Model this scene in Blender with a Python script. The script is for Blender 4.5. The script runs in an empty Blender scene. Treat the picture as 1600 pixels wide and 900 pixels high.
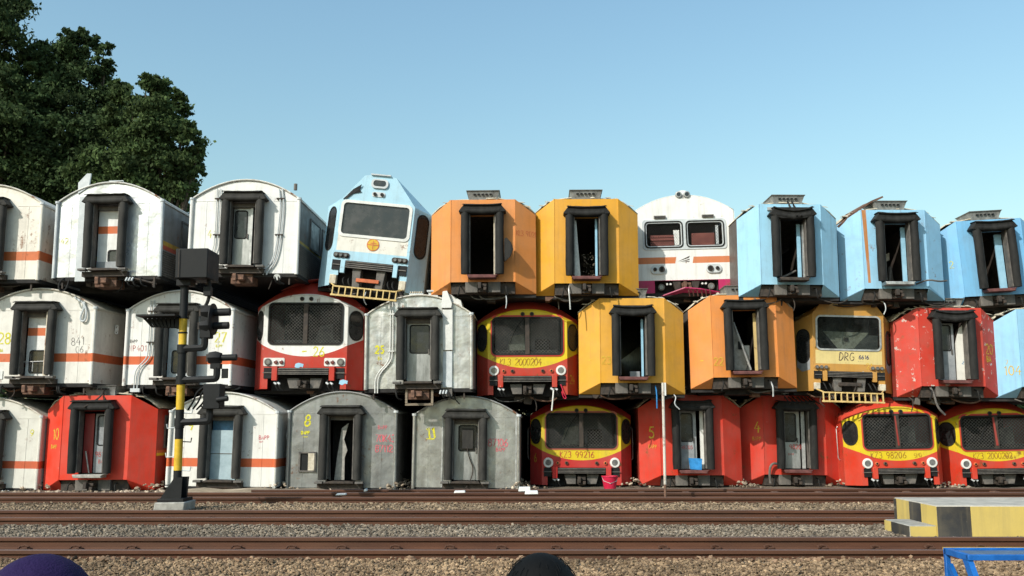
import bpy, bmesh, math, random
import numpy as np
from mathutils import Vector, Matrix, Euler
from mathutils.geometry import tessellate_polygon
R = math.radians
random.seed(7); rng = np.random.default_rng(11)
S = bpy.context.scene
COL = S.collection

# ------------------------------------------------------------------ camera, sky, sun, exposure
F = 1420.0                      # focal length in photograph pixels (1600 wide)
PITCH = math.atan(210 / F)
EYE = Vector((0, 0, 1.33))      # world z = 0 is the top of the rails
cd = bpy.data.cameras.new('camera'); cam = bpy.data.objects.new('camera', cd); COL.objects.link(cam)
cam.location = EYE; cam.rotation_euler = (R(90) + PITCH, 0, 0)
cd.sensor_width = 36; cd.lens = 36 * F / 1600; cd.clip_start = .05; cd.clip_end = 5000
S.camera = cam
SUN_AZ, SUN_EL = 41, 35         # sun stands behind the viewer's left shoulder
W = bpy.data.worlds.new('World'); S.world = W; W.use_nodes = True
wn = W.node_tree; wn.nodes.clear()
sky = wn.nodes.new('ShaderNodeTexSky'); sky.sky_type = 'NISHITA'; sky.sun_disc = False
sky.sun_elevation = R(SUN_EL); sky.sun_rotation = R(180 + SUN_AZ)
sky.air_density = 1.9; sky.dust_density = 1.8; sky.ozone_density = 3.2; sky.altitude = 0
bgn = wn.nodes.new('ShaderNodeBackground'); bgn.inputs[1].default_value = .15
wo = wn.nodes.new('ShaderNodeOutputWorld')
tint = wn.nodes.new('ShaderNodeMix'); tint.data_type = 'RGBA'; tint.blend_type = 'MULTIPLY'; tint.inputs[0].default_value = 1
tint.inputs[7].default_value = (.83, .965, .985, 1)     # the camera's white balance
wn.links.new(sky.outputs[0], tint.inputs[6]); wn.links.new(tint.outputs[2], bgn.inputs[0]); wn.links.new(bgn.outputs[0], wo.inputs[0])
sl = bpy.data.lights.new('sun', 'SUN'); sl.energy = 3.7; sl.angle = R(.5); sl.color = (1, .955, .88)
sun = bpy.data.objects.new('sun', sl); COL.objects.link(sun)
sd = Vector((math.sin(R(SUN_AZ)) * math.cos(R(SUN_EL)), math.cos(R(SUN_AZ)) * math.cos(R(SUN_EL)), -math.sin(R(SUN_EL))))
sun.rotation_euler = sd.to_track_quat('-Z', 'Y').to_euler(); sun.location = (-20, -20, 30)
vs = S.view_settings; vs.view_transform = 'Standard'; vs.look = 'None'; vs.exposure = .3; vs.gamma = 1
vs.use_curve_mapping = False

def P(x, y, Y):
    """point of the place seen at photograph pixel (x, y), on the vertical plane at distance Y"""
    u = (x - 800) / F; v = -(y - 450) / F
    d = Vector((u, math.cos(PITCH) - v * math.sin(PITCH), math.sin(PITCH) + v * math.cos(PITCH)))
    return EYE + d * (Y / d.y)

# ------------------------------------------------------------------ materials
class NT:
    def __init__(s, name):
        s.m = bpy.data.materials.new(name); s.m.use_nodes = True
        s.t = s.m.node_tree; s.t.nodes.clear()
        s.o = s.t.nodes.new('ShaderNodeOutputMaterial')
    def n(s, typ, **k):
        a = s.t.nodes.new(typ)
        for q, v in k.items(): setattr(a, q, v)
        return a
    def set(s, sock, v):
        if hasattr(v, 'links'): s.t.links.new(v, sock)
        elif v is not None:
            if isinstance(v, (tuple, list)) and len(v) == 3 and sock.type == 'RGBA': v = (*v, 1)
            sock.default_value = v
    def math(s, op, a, b=None, c=None, clamp=False):
        q = s.n('ShaderNodeMath', operation=op, use_clamp=clamp)
        s.set(q.inputs[0], a)
        if b is not None: s.set(q.inputs[1], b)
        if c is not None: s.set(q.inputs[2], c)
        return q.outputs[0]
    def mix(s, f, a, b, blend='MIX'):
        q = s.n('ShaderNodeMix', data_type='RGBA', blend_type=blend)
        s.set(q.inputs[0], f); s.set(q.inputs[6], a); s.set(q.inputs[7], b)
        return q.outputs[2]
    def coords(s):
        tc = s.n('ShaderNodeTexCoord'); sp = s.n('ShaderNodeSeparateXYZ')
        s.t.links.new(tc.outputs['Object'], sp.inputs[0])
        s.co = tc.outputs['Object']; s.x, s.y, s.z = sp.outputs
        return s.co
    def noise(s, scale, detail=4, rough=.6, vec=None, stretch=None, off=0):
        mp = s.n('ShaderNodeMapping'); s.set(mp.inputs[0], vec if vec is not None else s.co)
        mp.inputs['Location'].default_value = (off, off * .7, off * 1.3)
        if stretch: mp.inputs['Scale'].default_value = stretch
        q = s.n('ShaderNodeTexNoise'); s.t.links.new(mp.outputs[0], q.inputs[0])
        q.inputs['Scale'].default_value = scale; q.inputs['Detail'].default_value = detail; q.inputs['Roughness'].default_value = rough
        return q.outputs[0]
    def ramp(s, v, a, b, lo=0., hi=1.):
        q = s.n('ShaderNodeMapRange', clamp=True); s.set(q.inputs[0], v)
        q.inputs[1].default_value = a; q.inputs[2].default_value = b; q.inputs[3].default_value = lo; q.inputs[4].default_value = hi
        return q.outputs[0]
    def bsdf(s, col, rough=.5, metal=0., spec=.5, normal=None):
        b = s.n('ShaderNodeBsdfPrincipled')
        s.set(b.inputs['Base Color'], col); s.set(b.inputs['Roughness'], rough); s.set(b.inputs['Metallic'], metal)
        s.set(b.inputs['Specular IOR Level'], spec)
        if normal is not None: s.set(b.inputs['Normal'], normal)
        s.t.links.new(b.outputs[0], s.o.inputs[0]); return b
    def bump(s, h, strength=.3, dist=.02):
        q = s.n('ShaderNodeBump'); s.set(q.inputs['Height'], h); q.inputs['Strength'].default_value = strength; q.inputs['Distance'].default_value = dist
        return q.outputs[0]
    # masks
    def band(s, v, a, b): return s.math('MULTIPLY', s.math('GREATER_THAN', v, a), s.math('LESS_THAN', v, b))
    def mul(s, a, b): return s.math('MULTIPLY', a, b)

def paint(name, base, layers=(), rough=.45, metal=0., dirt=.3, dcol=(.13, .10, .07), streak=.25, chips=0., ccol=(.5, .45, .4),
          rust=0., dent=0., seed=0., spec=.28):
    """weathered paint: flat colour, painted bands, then dust, run marks, chips and rust"""
    n = NT(name); n.coords()
    col = base
    wob = n.noise(9, 2, .5, off=seed)
    for f, c in layers: col = n.mix(f(n), col, c)
    if metal:
        bl = n.noise(1.6, 6, .6, stretch=(1.4, 1.4, .6), off=seed + 21)
        col = n.mix(n.ramp(bl, .34, .66, .40, 0), col, tuple(c * .45 for c in base)); col = n.mix(n.ramp(n.noise(1.6, 3, .5, stretch=(2.2, 2.2, .35), off=seed + 27), .50, .75, 0, .5), col, tuple(min(.8, c * 1.7) for c in base))
    fade = n.noise(1.3, 3, .55, off=seed + 3)
    col = n.mix(n.ramp(fade, .35, .75, 0, .12), col, n.mix(.5, col, (.75, .7, .62)))
    if chips:
        ch = n.noise(4.5, 8, .72, off=seed + 9)
        col = n.mix(n.ramp(ch, .70 - chips * .2, .72 - chips * .2), col, ccol)
    st = n.noise(4.5, 5, .65, stretch=(1.6, 1.6, .12), off=seed + 1)
    col = n.mix(n.ramp(st, .50, .78, 0, streak), col, dcol)
    dn = n.noise(3.2, 8, .7, off=seed + 5)
    col = n.mix(n.ramp(dn, .46, .82, 0, dirt), col, dcol)
    if rust:
        rn = n.mul(n.ramp(n.noise(2.6, 9, .75, off=seed + 12), .60 - rust * .15, .68 - rust * .12), n.ramp(n.noise(7, 4, .6, stretch=(1.5, 1.5, .2), off=seed + 2), .4, .55))
        col = n.mix(rn, col, n.mix(n.noise(14, 3, off=seed), (.10, .035, .015), (.28, .11, .04)))
    rg = n.ramp(dn, .3, .8, rough - .08, min(.95, rough + .3))
    h = n.noise(22, 4, .6, off=seed)
    nm = n.bump(h, .12, .004)
    if dent:
        q = n.n('ShaderNodeBump'); n.set(q.inputs['Height'], n.noise(1.8, 3, .45, off=seed + 4)); q.inputs['Strength'].default_value = min(1, dent)
        q.inputs['Distance'].default_value = .12 * dent; n.set(q.inputs['Normal'], nm); nm = q.outputs[0]
    n.bsdf(col, rg, metal, spec, nm)
    return n.m

def simple(name, col, rough=.6, metal=0., var=.35, scale=6, spec=.4, bump=.15, col2=None, stretch=None):
    n = NT(name); n.coords()
    a = n.noise(scale, 7, .68, stretch=stretch)
    c2 = col2 or tuple(min(1, c * (1 + var) + .01) for c in col); c1 = tuple(c * (1 - var) for c in col)
    c = n.mix(n.ramp(a, .32, .68), c1, c2)
    n.bsdf(c, n.ramp(a, .3, .7, max(.05, rough - .1), min(1, rough + .12)), metal, spec, n.bump(n.noise(scale * 5, 4), bump, .006))
    return n.m

def stripe(z0, z1, c=(.62, .13, .035)): return (lambda n: n.band(n.z, z0, z1), c)

M = {}
M['rubber'] = simple('black_rubber', (.014, .0135, .013), .75, var=.4, scale=5, spec=.22, col2=(.030, .029, .027), stretch=(1, 1, .4))
M['rubberdust'] = simple('dusty_rubber', (.026, .025, .023), .78, var=.4, scale=4, spec=.24, col2=(.052, .049, .044), stretch=(1, 1, .4))
M['iron'] = simple('dark_iron', (.030, .026, .023), .75, var=.5, scale=7, col2=(.075, .055, .042))
M['greyiron'] = simple('grey_iron', (.10, .095, .09), .7, var=.4, scale=6, col2=(.17, .15, .13))
M['rustiron'] = simple('rusty_iron', (.11, .055, .035), .85, var=.5, scale=8, col2=(.22, .12, .08))
M['black'] = simple('black_paint', (.007, .0075, .008), .6, var=.3, scale=5, spec=.25, col2=(.014, .0145, .015))
M['near_black'] = simple('near_black_frame', (.016, .014, .013), .9, var=.5, scale=4, bump=.3)  # near black for underframes, floors, rear walls, partitions and headstocks
M['alu'] = simple('worn_aluminium', (.36, .36, .35), .45, .5, var=.3, scale=5, col2=(.55, .55, .53))
M['steel_door'] = simple('brushed_steel_door', (.30, .30, .29), .42, .6, var=.35, scale=3, col2=(.50, .50, .48), stretch=(1, 1, .3))
M['grey_door'] = simple('grey_door_paint', (.22, .235, .245), .5, var=.2, scale=3, col2=(.33, .34, .35))
M['white'] = simple('dull_white_paint', (.62, .61, .57), .55, var=.15, scale=4, col2=(.72, .71, .67))
M['whitegrey'] = simple('grey_white_paint', (.46, .49, .50), .55, var=.15, scale=4, col2=(.58, .6, .6))
M['cream'] = simple('cream_peeling', (.50, .42, .30), .8, var=.3, scale=9, col2=(.66, .60, .48), bump=.5)
M['blue_door'] = simple('pale_blue_door', (.30, .40, .44), .55, var=.15, scale=2.5, col2=(.40, .50, .54))
M['skyblue'] = simple('sky_blue_panel', (.25, .47, .62), .5, var=.12, scale=3, col2=(.32, .54, .68))
M['bluetarp'] = simple('blue_sheet', (.02, .20, .48), .5, var=.4, scale=6)
M['seatred'] = simple('dusty_red_seat', (.17, .045, .035), .8, var=.35, scale=5, col2=(.26, .09, .07))
M['maroon'] = simple('maroon_plate', (.12, .040, .035), .75, var=.4, scale=6)
M['magenta'] = simple('magenta_paint', (.33, .012, .075), .5, var=.2, scale=4)
M['yellowpaint'] = simple('yellow_ladder_paint', (.58, .38, .11), .6, var=.3, scale=9, col2=(.68, .50, .22))
M['signalyellow'] = simple('signal_yellow', (.58, .36, .015), .5, var=.25, scale=6, col2=(.66, .42, .03))
M['concrete'] = simple('concrete', (.30, .285, .25), .9, var=.3, scale=7, col2=(.42, .40, .36), bump=.4)
M['whiteblock'] = simple('white_block', (.72, .71, .68), .8, var=.12, scale=6)
M['blueframe'] = simple('blue_gloss_frame', (.006, .095, .36), .4, var=.25, scale=7, col2=(.012, .13, .44))
M['redplastic'] = simple('red_plastic', (.50, .008, .045), .4, var=.15, scale=5)
M['wood'] = simple('dry_wood', (.20, .15, .10), .85, var=.4, scale=5, col2=(.33, .27, .20), stretch=(.2, 3, 3))
M['lens'] = simple('lamp_lens', (.10, .10, .10), .15, var=.3, scale=9, spec=.9, col2=(.20, .20, .195))
M['redlens'] = simple('red_lens', (.12, .012, .010), .25, var=.3, scale=9, spec=.8)
M['orangepaint'] = simple('orange_bar', (.50, .12, .04), .55, var=.25, scale=6)
def glassmat(name, base, rough=.08, dust=.0, dcol=(.22, .22, .20)):
    n = NT(name); n.coords()
    d = n.noise(2.2, 6, .65)
    c = n.mix(n.ramp(d, .40, .75, dust * .25, dust), base, dcol)
    n.bsdf(c, n.ramp(d, .35, .7, rough, rough + .35 * (dust > 0)), 0, .6)
    return n.m
M['glass'] = glassmat('dark_glass', (.010, .011, .012), .10, .10)
M['glassgrey'] = glassmat('dusty_glass', (.012, .013, .015), .10, .16)
M['glassside'] = glassmat('side_glass', (.012, .012, .013), .2, .12, (.12, .11, .10))
def clearglass(name, tr=.55):
    n = NT(name); n.coords()
    a = n.n('ShaderNodeBsdfTransparent'); a.inputs[0].default_value = (.66, .70, .70, 1)
    b = n.n('ShaderNodeBsdfPrincipled'); b.inputs['Base Color'].default_value = (.16, .17, .17, 1); b.inputs['Roughness'].default_value = .12
    mx = n.n('ShaderNodeMixShader'); n.set(mx.inputs[0], n.ramp(n.noise(2.5, 6, .65), .35, .75, .015, .11))
    n.t.links.new(a.outputs[0], mx.inputs[1]); n.t.links.new(b.outputs[0], mx.inputs[2]); n.t.links.new(mx.outputs[0], n.o.inputs[0])
    return n.m
M['clear'] = clearglass('dirty_clear_glass')
def chalk(name, c):
    n = NT(name); n.coords()
    f = n.ramp(n.noise(16, 5, .7), .38, .52)
    a = n.n('ShaderNodeBsdfTransparent'); b = n.n('ShaderNodeBsdfPrincipled'); b.inputs['Base Color'].default_value = (*c, 1); b.inputs['Roughness'].default_value = .8
    mx = n.n('ShaderNodeMixShader'); n.set(mx.inputs[0], n.ramp(f, 0, 1, .55, 1))
    n.t.links.new(a.outputs[0], mx.inputs[1]); n.t.links.new(b.outputs[0], mx.inputs[2]); n.t.links.new(mx.outputs[0], n.o.inputs[0])
    return n.m
M['ink_yellow'] = chalk('yellow_scrawl', (.62, .56, .03)); M['ink_gold'] = chalk('gold_scrawl', (.62, .40, .04))
M['ink_red'] = chalk('red_scrawl', (.42, .04, .03)); M['ink_pink'] = chalk('pink_scrawl', (.58, .13, .15))
M['ink_dark'] = chalk('dark_scrawl', (.07, .05, .045)); M['ink_blue'] = chalk('blue_scrawl', (.02, .03, .12))
M['ink_brown'] = chalk('brown_scrawl', (.24, .06, .015)); M['ink_white'] = chalk('white_scrawl', (.75, .75, .72))

# ------------------------------------------------------------------ mesh helpers
class MB:
    def __init__(s, mtx=None): s.v = []; s.f = []; s.mtx = mtx
    def add(s, vs, fs):
        o = len(s.v)
        s.v += [(s.mtx @ Vector(p)) if s.mtx else Vector(p) for p in vs]
        s.f += [tuple(i + o for i in f) for f in fs]; return s
    def box(s, x0, x1, y0, y1, z0, z1):
        return s.add([(x0, y0, z0), (x1, y0, z0), (x1, y1, z0), (x0, y1, z0), (x0, y0, z1), (x1, y0, z1), (x1, y1, z1), (x0, y1, z1)],
                     [(0, 3, 2, 1), (4, 5, 6, 7), (0, 1, 5, 4), (1, 2, 6, 5), (2, 3, 7, 6), (3, 0, 4, 7)])
    def prism(s, pts, y0, y1, axis='y'):
        """polygon (a, b) pushed along an axis: y -> (x, z), x -> (y, z), z -> (x, y)"""
        mk = {'y': lambda a, b, t: (a, t, b), 'x': lambda a, b, t: (t, a, b), 'z': lambda a, b, t: (a, b, t)}[axis]
        n = len(pts); vs = [mk(a, b, y0) for a, b in pts] + [mk(a, b, y1) for a, b in pts]
        fs = [tuple(range(n)), tuple(range(2 * n - 1, n - 1, -1))] + [(i, i + n, (i + 1) % n + n, (i + 1) % n) for i in range(n)]
        return s.add(vs, fs)
    def plate(s, outline, holes, y0, y1):
        loops = [outline] + list(holes)
        tris = tessellate_polygon([[Vector((a, b, 0)) for a, b in l] for l in loops])
        flat = [p for l in loops for p in l]; n = len(flat)
        vs = [(a, y0, b) for a, b in flat] + [(a, y1, b) for a, b in flat]
        fs = [tuple(t) for t in tris] + [tuple(i + n for i in reversed(t)) for t in tris]
        o = 0
        for l in loops:
            k = len(l); fs += [(o + i, o + (i + 1) % k, o + (i + 1) % k + n, o + i + n) for i in range(k)]; o += k
        return s.add(vs, fs)
    def tube(s, path, r, n=8, cap=True):
        path = [Vector(p) for p in path]; vs = []; fs = []; prev = None
        for i, p in enumerate(path):
            d = (path[min(i + 1, len(path) - 1)] - path[max(i - 1, 0)]).normalized()
            if prev is None:
                a = Vector((0, 0, 1)) if abs(d.z) < .9 else Vector((1, 0, 0)); u = d.cross(a).normalized()
            else: u = (prev - d * prev.dot(d)).normalized()
            prev = u; w = d.cross(u); rr = r[i] if isinstance(r, (list, tuple)) else r
            for k in range(n):
                t = 2 * math.pi * k / n; vs.append(p + (u * math.cos(t) + w * math.sin(t)) * rr)
        for i in range(len(path) - 1):
            for k in range(n): fs.append((i * n + k, i * n + (k + 1) % n, (i + 1) * n + (k + 1) % n, (i + 1) * n + k))
        if cap: fs += [tuple(reversed(range(n))), tuple(range((len(path) - 1) * n, len(path) * n))]
        return s.add(vs, fs)
    def disc(s, x, z, r, y0, y1, n=20, rz=None):
        return s.prism([(x + r * math.cos(2 * math.pi * k / n), z + (rz or r) * math.sin(2 * math.pi * k / n)) for k in range(n)], y0, y1)
    def build(s, name, mat, parent=None, bevel=0., sharp=35, solid=0.):
        me = bpy.data.meshes.new(name); me.from_pydata([tuple(v) for v in s.v], [], s.f)
        bm = bmesh.new(); bm.from_mesh(me)
        bmesh.ops.recalc_face_normals(bm, faces=bm.faces); bm.to_mesh(me); bm.free()
        flat = bool(solid) and len(s.f) <= 8
        me.polygons.foreach_set('use_smooth', [not flat] * len(me.polygons))
        if not flat: me.set_sharp_from_angle(angle=R(sharp))
        me.materials.append(M[mat] if isinstance(mat, str) else mat)
        o = bpy.data.objects.new(name, me); COL.objects.link(o)
        if parent: o.parent = parent
        if solid:
            q = o.modifiers.new('sheet', 'SOLIDIFY'); q.thickness = solid; q.offset = 0
        if bevel:
            q = o.modifiers.new('edge', 'BEVEL'); q.width = bevel; q.segments = 2; q.limit_method = 'ANGLE'
        return o

def rrect(x0, x1, z0, z1, r, n=5):
    pts = []
    for cx, cz, a in ((x1 - r, z1 - r, 0), (x0 + r, z1 - r, 90), (x0 + r, z0 + r, 180), (x1 - r, z0 + r, 270)):
        for k in range(n + 1):
            t = R(a + 90 * k / n); pts.append((cx + r * math.cos(t), cz + r * math.sin(t)))
    return pts
def thing(name, label, cat, loc=(0, 0, 0), rot=(0, 0, 0), group=None):
    o = bpy.data.objects.new(name, None); COL.objects.link(o); o.location = loc; o.rotation_euler = rot; o.empty_display_size = .3
    o['label'] = label; o['category'] = cat
    if group: o['group'] = group
    return o
def tag(o, label, cat, group=None):
    o['label'] = label; o['category'] = cat
    if group: o['group'] = group
    return o

# ------------------------------------------------------------------ hand lettering
def arc(cx, cy, rx, ry, a0, a1, n=9):
    return [(cx + rx * math.cos(R(a0 + (a1 - a0) * k / n)), cy + ry * math.sin(R(a0 + (a1 - a0) * k / n))) for k in range(n + 1)]
GL = {
 '0': [arc(.3, .5, .28, .5, 90, 455, 14)], '1': [[(.12, .8), (.32, 1), (.3, 0)]], '2': [arc(.3, .72, .27, .28, 165, -35) + [(.03, 0), (.62, .03)]],
 '3': [arc(.28, .76, .25, .24, 150, -90, 8) + arc(.28, .27, .29, .27, 90, -150, 8)], '4': [[(.42, 1), (.02, .36), (.64, .38)], [(.46, .62), (.44, 0)]],
 '5': [[(.58, 1), (.14, .98), (.1, .58)] + arc(.28, .32, .29, .31, 115, -150, 9)], '6': [[(.5, 1), (.16, .6)] + arc(.32, .27, .28, .27, 160, 520, 12)],
 '7': [[(.02, .95), (.6, 1), (.22, 0)]], '8': [arc(.3, .75, .22, .24, 270, -90, 12) + arc(.3, .26, .28, .26, 90, 450, 12)], '9': [arc(.3, .7, .26, .28, 0, 360, 12) + [(.5, .3), (.34, 0)]],
 'A': [[(0, 0), (.3, 1), (.6, 0)], [(.12, .36), (.5, .36)]], 'B': [[(.05, 0), (.05, 1)] + arc(.1, .75, .42, .25, 90, -90, 6) + arc(.1, .25, .48, .25, 90, -90, 6)],
 'D': [[(.05, 0), (.08, 1)] + arc(.1, .5, .5, .5, 90, -90, 8) + [(.05, 0)]], 'G': [arc(.35, .5, .33, .5, 50, 330, 10) + [(.64, .45), (.4, .45)]],
 'H': [[(.05, 0), (.05, 1)], [(.05, .5), (.55, .5)], [(.55, 1), (.55, 0)]],
 'I': [[(.3, 0), (.3, 1)]], 'K': [[(.08, 1), (.05, 0)], [(.58, 1), (.08, .45), (.6, 0)]], 'L': [[(.1, 1), (.06, 0), (.55, .03)]],
 'M': [[(0, 0), (.05, 1), (.32, .4), (.6, 1), (.66, 0)]],
 'N': [[(.02, 0), (.06, 1), (.52, 0), (.56, 1)]], 'P': [[(.06, 0), (.06, 1)] + arc(.1, .73, .42, .27, 90, -90, 7)], 'R': [[(.06, 0), (.06, 1)] + arc(.1, .73, .42, .27, 90, -90, 7) + [(.6, 0)]],
 'S': [arc(.32, .75, .25, .25, 40, 250, 8) + arc(.3, .26, .27, .26, 70, -140, 8)], 'Z': [[(.02, .97), (.58, 1), (.02, 0), (.62, .03)]],
 '-': [[(0, .5), (.6, .53)]], '_': [[(0, .02), (.9, .04)]], '.': [[(.1, 0), (.16, .04)]], 'g': [arc(.3, .35, .26, .3, 30, 330, 9) + [(.52, .6), (.5, -.2), (.2, -.25)]],
}
def write(text, root, x, z, size, ink, name='painted_number', mtx=None, y=-.006, thick=.11, slant=.0, gap=1.28, rot=0., jit=.016):
    b = MB(mtx); cx = 0.; rnd = random.Random(sum(map(ord, text)) + int(size * 1000)); cr, sr = math.cos(R(rot)), math.sin(R(rot))
    for ch in text:
        if ch == ' ': cx += .55; continue
        for st in GL[ch]:
            pts = []
            for (a, c) in st:
                a2 = cx + a * .85 + slant * c + rnd.uniform(-jit, jit); c2 = c + rnd.uniform(-jit, jit)
                pts.append((x + size * (a2 * cr - c2 * sr), z + size * (a2 * sr + c2 * cr)))
            h = size * thick * .5; vs = []; fs = []
            for i, (a, c) in enumerate(pts):
                p0 = pts[max(i - 1, 0)]; p1 = pts[min(i + 1, len(pts) - 1)]
                dx, dz = p1[0] - p0[0], p1[1] - p0[1]; l = math.hypot(dx, dz) or 1
                hh = h * rnd.uniform(.75, 1.2)
                vs += [(a - dz / l * hh, y, c + dx / l * hh), (a + dz / l * hh, y, c - dx / l * hh)]
            for i in range(len(pts) - 1): fs.append((2 * i, 2 * i + 1, 2 * i + 3, 2 * i + 2))
            y -= .0006
            b.add(vs, fs)
        cx += (.62 if ch not in '1I.' else .45) * gap * .85
    return b.build(name, ink, root)

# ------------------------------------------------------------------ the place: ground, ballast bed
def structure(o): o['kind'] = 'structure'; return o
n = NT('bare_earth'); n.coords()
e = n.noise(.9, 9, .7)
n.bsdf(n.mix(n.ramp(e, .3, .7), (.10, .08, .06), (.22, .18, .135)), .95, 0, .2, n.bump(n.noise(5, 8, .7), .7, .08)); M['earth'] = n.m
n = NT('ballast_bed'); n.coords()
e = n.noise(16, 6, .75); e2 = n.noise(.8, 4, .6)
n.bsdf(n.mix(n.ramp(e, .3, .7), n.mix(e2, (.11, .085, .06), (.13, .115, .095)), n.mix(e2, (.26, .20, .14), (.28, .25, .21))), .95, 0, .2, n.bump(n.noise(24, 5, .7), 1, .05)); M['bed'] = n.m
b = MB(); b.add([(-1500, -300, -.5), (1500, -300, -.5), (1500, 2500, -.5), (-1500, 2500, -.5)], [(0, 1, 2, 3)])
structure(b.build('ground', 'earth'))
RAILS = {'a': (9.90, 10.98), 'b': (13.19, 14.28), 'c': (16.72, 17.84)}
prof = [(6.4, -.50), (7.4, -.12), (9.72, -.095), (9.82, -.11), (9.88, -.20), (11.0, -.20), (11.06, -.12), (11.2, -.105), (13.02, -.105), (13.16, -.20), (14.3, -.20), (14.36, -.12), (14.6, -.11), (16.55, -.11), (16.7, -.20), (18.0, -.20), (19.6, -.2), (21.4, -.497)]
b = MB(); xs = [-40, 40]
b.add([(x, y, z) for x in xs for y, z in prof], [(i, i + 1, i + 1 + len(prof), i + len(prof)) for i in range(len(prof) - 1)])
structure(b.build('ballast_bed', 'bed'))

def tintmat(name, rough=.9, spec=.25, transl=0.):
    n = NT(name); a = n.n('ShaderNodeAttribute', attribute_name='tint')
    bs = n.bsdf(a.outputs[0], rough, 0, spec)
    if transl:
        t = n.n('ShaderNodeBsdfTranslucent'); n.set(t.inputs[0], a.outputs[0]); mx = n.n('ShaderNodeMixShader'); mx.inputs[0].default_value = transl
        n.t.links.new(bs.outputs[0], mx.inputs[1]); n.t.links.new(t.outputs[0], mx.inputs[2]); n.t.links.new(mx.outputs[0], n.o.inputs[0])
    return n.m
M['stone'] = tintmat('ballast_stone'); M['leaf'] = tintmat('tree_leaf', .75, .12, .28)

def bulk(name, V, Fc, tint, mat, parent=None, smooth=False):
    """V (n,3) verts, Fc (m,k) faces of one size, tint (n,3)"""
    me = bpy.data.meshes.new(name); nv = len(V); m, k = Fc.shape
    me.vertices.add(nv); me.vertices.foreach_set('co', V.astype(np.float32).ravel())
    me.loops.add(m * k); me.loops.foreach_set('vertex_index', Fc.astype(np.int32).ravel())
    me.polygons.add(m); me.polygons.foreach_set('loop_start', np.arange(0, m * k, k, dtype=np.int32))
    me.polygons.foreach_set('use_smooth', np.zeros(m, dtype=bool)); me.update(calc_edges=True)
    at = me.attributes.new('tint', 'FLOAT_COLOR', 'POINT')
    at.data.foreach_set('color', np.concatenate([tint, np.ones((nv, 1))], 1).astype(np.float32).ravel())
    me.materials.append(M[mat]); o = bpy.data.objects.new(name, me); COL.objects.link(o)
    if parent: o.parent = parent
    return o
bm = bmesh.new(); bmesh.ops.create_icosphere(bm, subdivisions=1, radius=1)
ICO = np.array([v.co[:] for v in bm.verts]); ICOF = np.array([[v.index for v in f.verts] for f in bm.faces]); bm.free()
def stones(name, label, pos, size, c0, c1, squash=.7):
    k = len(pos); nv = len(ICO)
    jit = rng.uniform(.6, 1.25, (k, nv, 1)); sc = (rng.uniform(.55, 1.25, (k, 1, 3)) * np.array([1, 1, squash])) * size[:, None, None]
    V = ICO[None] * jit * sc
    a = rng.uniform(0, 6.28, k); ca, sa = np.cos(a)[:, None], np.sin(a)[:, None]
    t = rng.uniform(-.7, .7, k); ct, st = np.cos(t)[:, None], np.sin(t)[:, None]
    x, y, z = V[..., 0], V[..., 1], V[..., 2]
    y, z = y * ct - z * st, y * st + z * ct
    V = np.stack([x * ca - y * sa, x * sa + y * ca, z], -1) + pos[:, None]
    Fc = (ICOF[None] + (np.arange(k) * nv)[:, None, None]).reshape(-1, 3)
    m = rng.uniform(0, 1, (k, 1)) ** 1.3; col = (np.array(c0) * (1 - m) + np.array(c1) * m) * rng.uniform(.8, 1.15, (k, 1)) * np.array([1.08, .98, .89])
    col = col * (1 + .20 * np.sin(pos[:, :1] * 1.7 + pos[:, 1:2] * 2.3) * np.sin(pos[:, :1] * .63 + 1.1) + .12 * np.sin(pos[:, :1] * 4.1 - pos[:, 1:2] * 5.7)); col = np.repeat(col[:, None], nv, 1).reshape(-1, 3)
    o = bulk(name, V.reshape(-1, 3), Fc, col, 'stone'); o['kind'] = 'stuff'; o['label'] = label; o['category'] = 'ballast'
    return o
def scatter(y0, y1, xl, dens, z, zr=.012):
    k = int((y1 - y0) * 2 * xl * dens); p = np.empty((k, 3))
    p[:, 0] = rng.uniform(-xl, xl, k); p[:, 1] = rng.uniform(y0, y1, k); p[:, 2] = z + rng.uniform(-zr, zr, k); return p
p1 = scatter(8.3, 9.80, 6.4, 1500, -.092, .016)
stones('ballast_stones', 'tan crushed ballast stones in front of the nearest rail', p1, rng.uniform(.011, .027, len(p1)), (.11, .078, .050), (.34, .255, .165))
p1b = scatter(9.62, 9.84, 6.8, 330, -.088, .02)
stones('ballast_stones', 'larger brown stones heaped against the near rail foot', p1b, rng.uniform(.02, .04, len(p1b)), (.09, .058, .038), (.27, .19, .13))
p2 = np.concatenate([scatter(10.0, 10.9, 7.5, 150, -.2), scatter(11.06, 13.08, 8.2, 1000, -.10, .016)])
stones('ballast_stones', 'grey crushed ballast stones between the first and second tracks', p2, rng.uniform(.012, .029, len(p2)), (.085, .073, .058), (.27, .24, .195))
p3 = np.concatenate([scatter(13.3, 14.2, 9.5, 120, -.2), scatter(14.35, 16.62, 10.0, 620, -.105, .018), scatter(16.8, 19.6, 11.5, 170, -.19, .02)])
stones('ballast_stones', 'tan crushed ballast stones between the signal post and the far rails', p3, rng.uniform(.014, .034, len(p3)), (.11, .083, .057), (.32, .26, .185))

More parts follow.
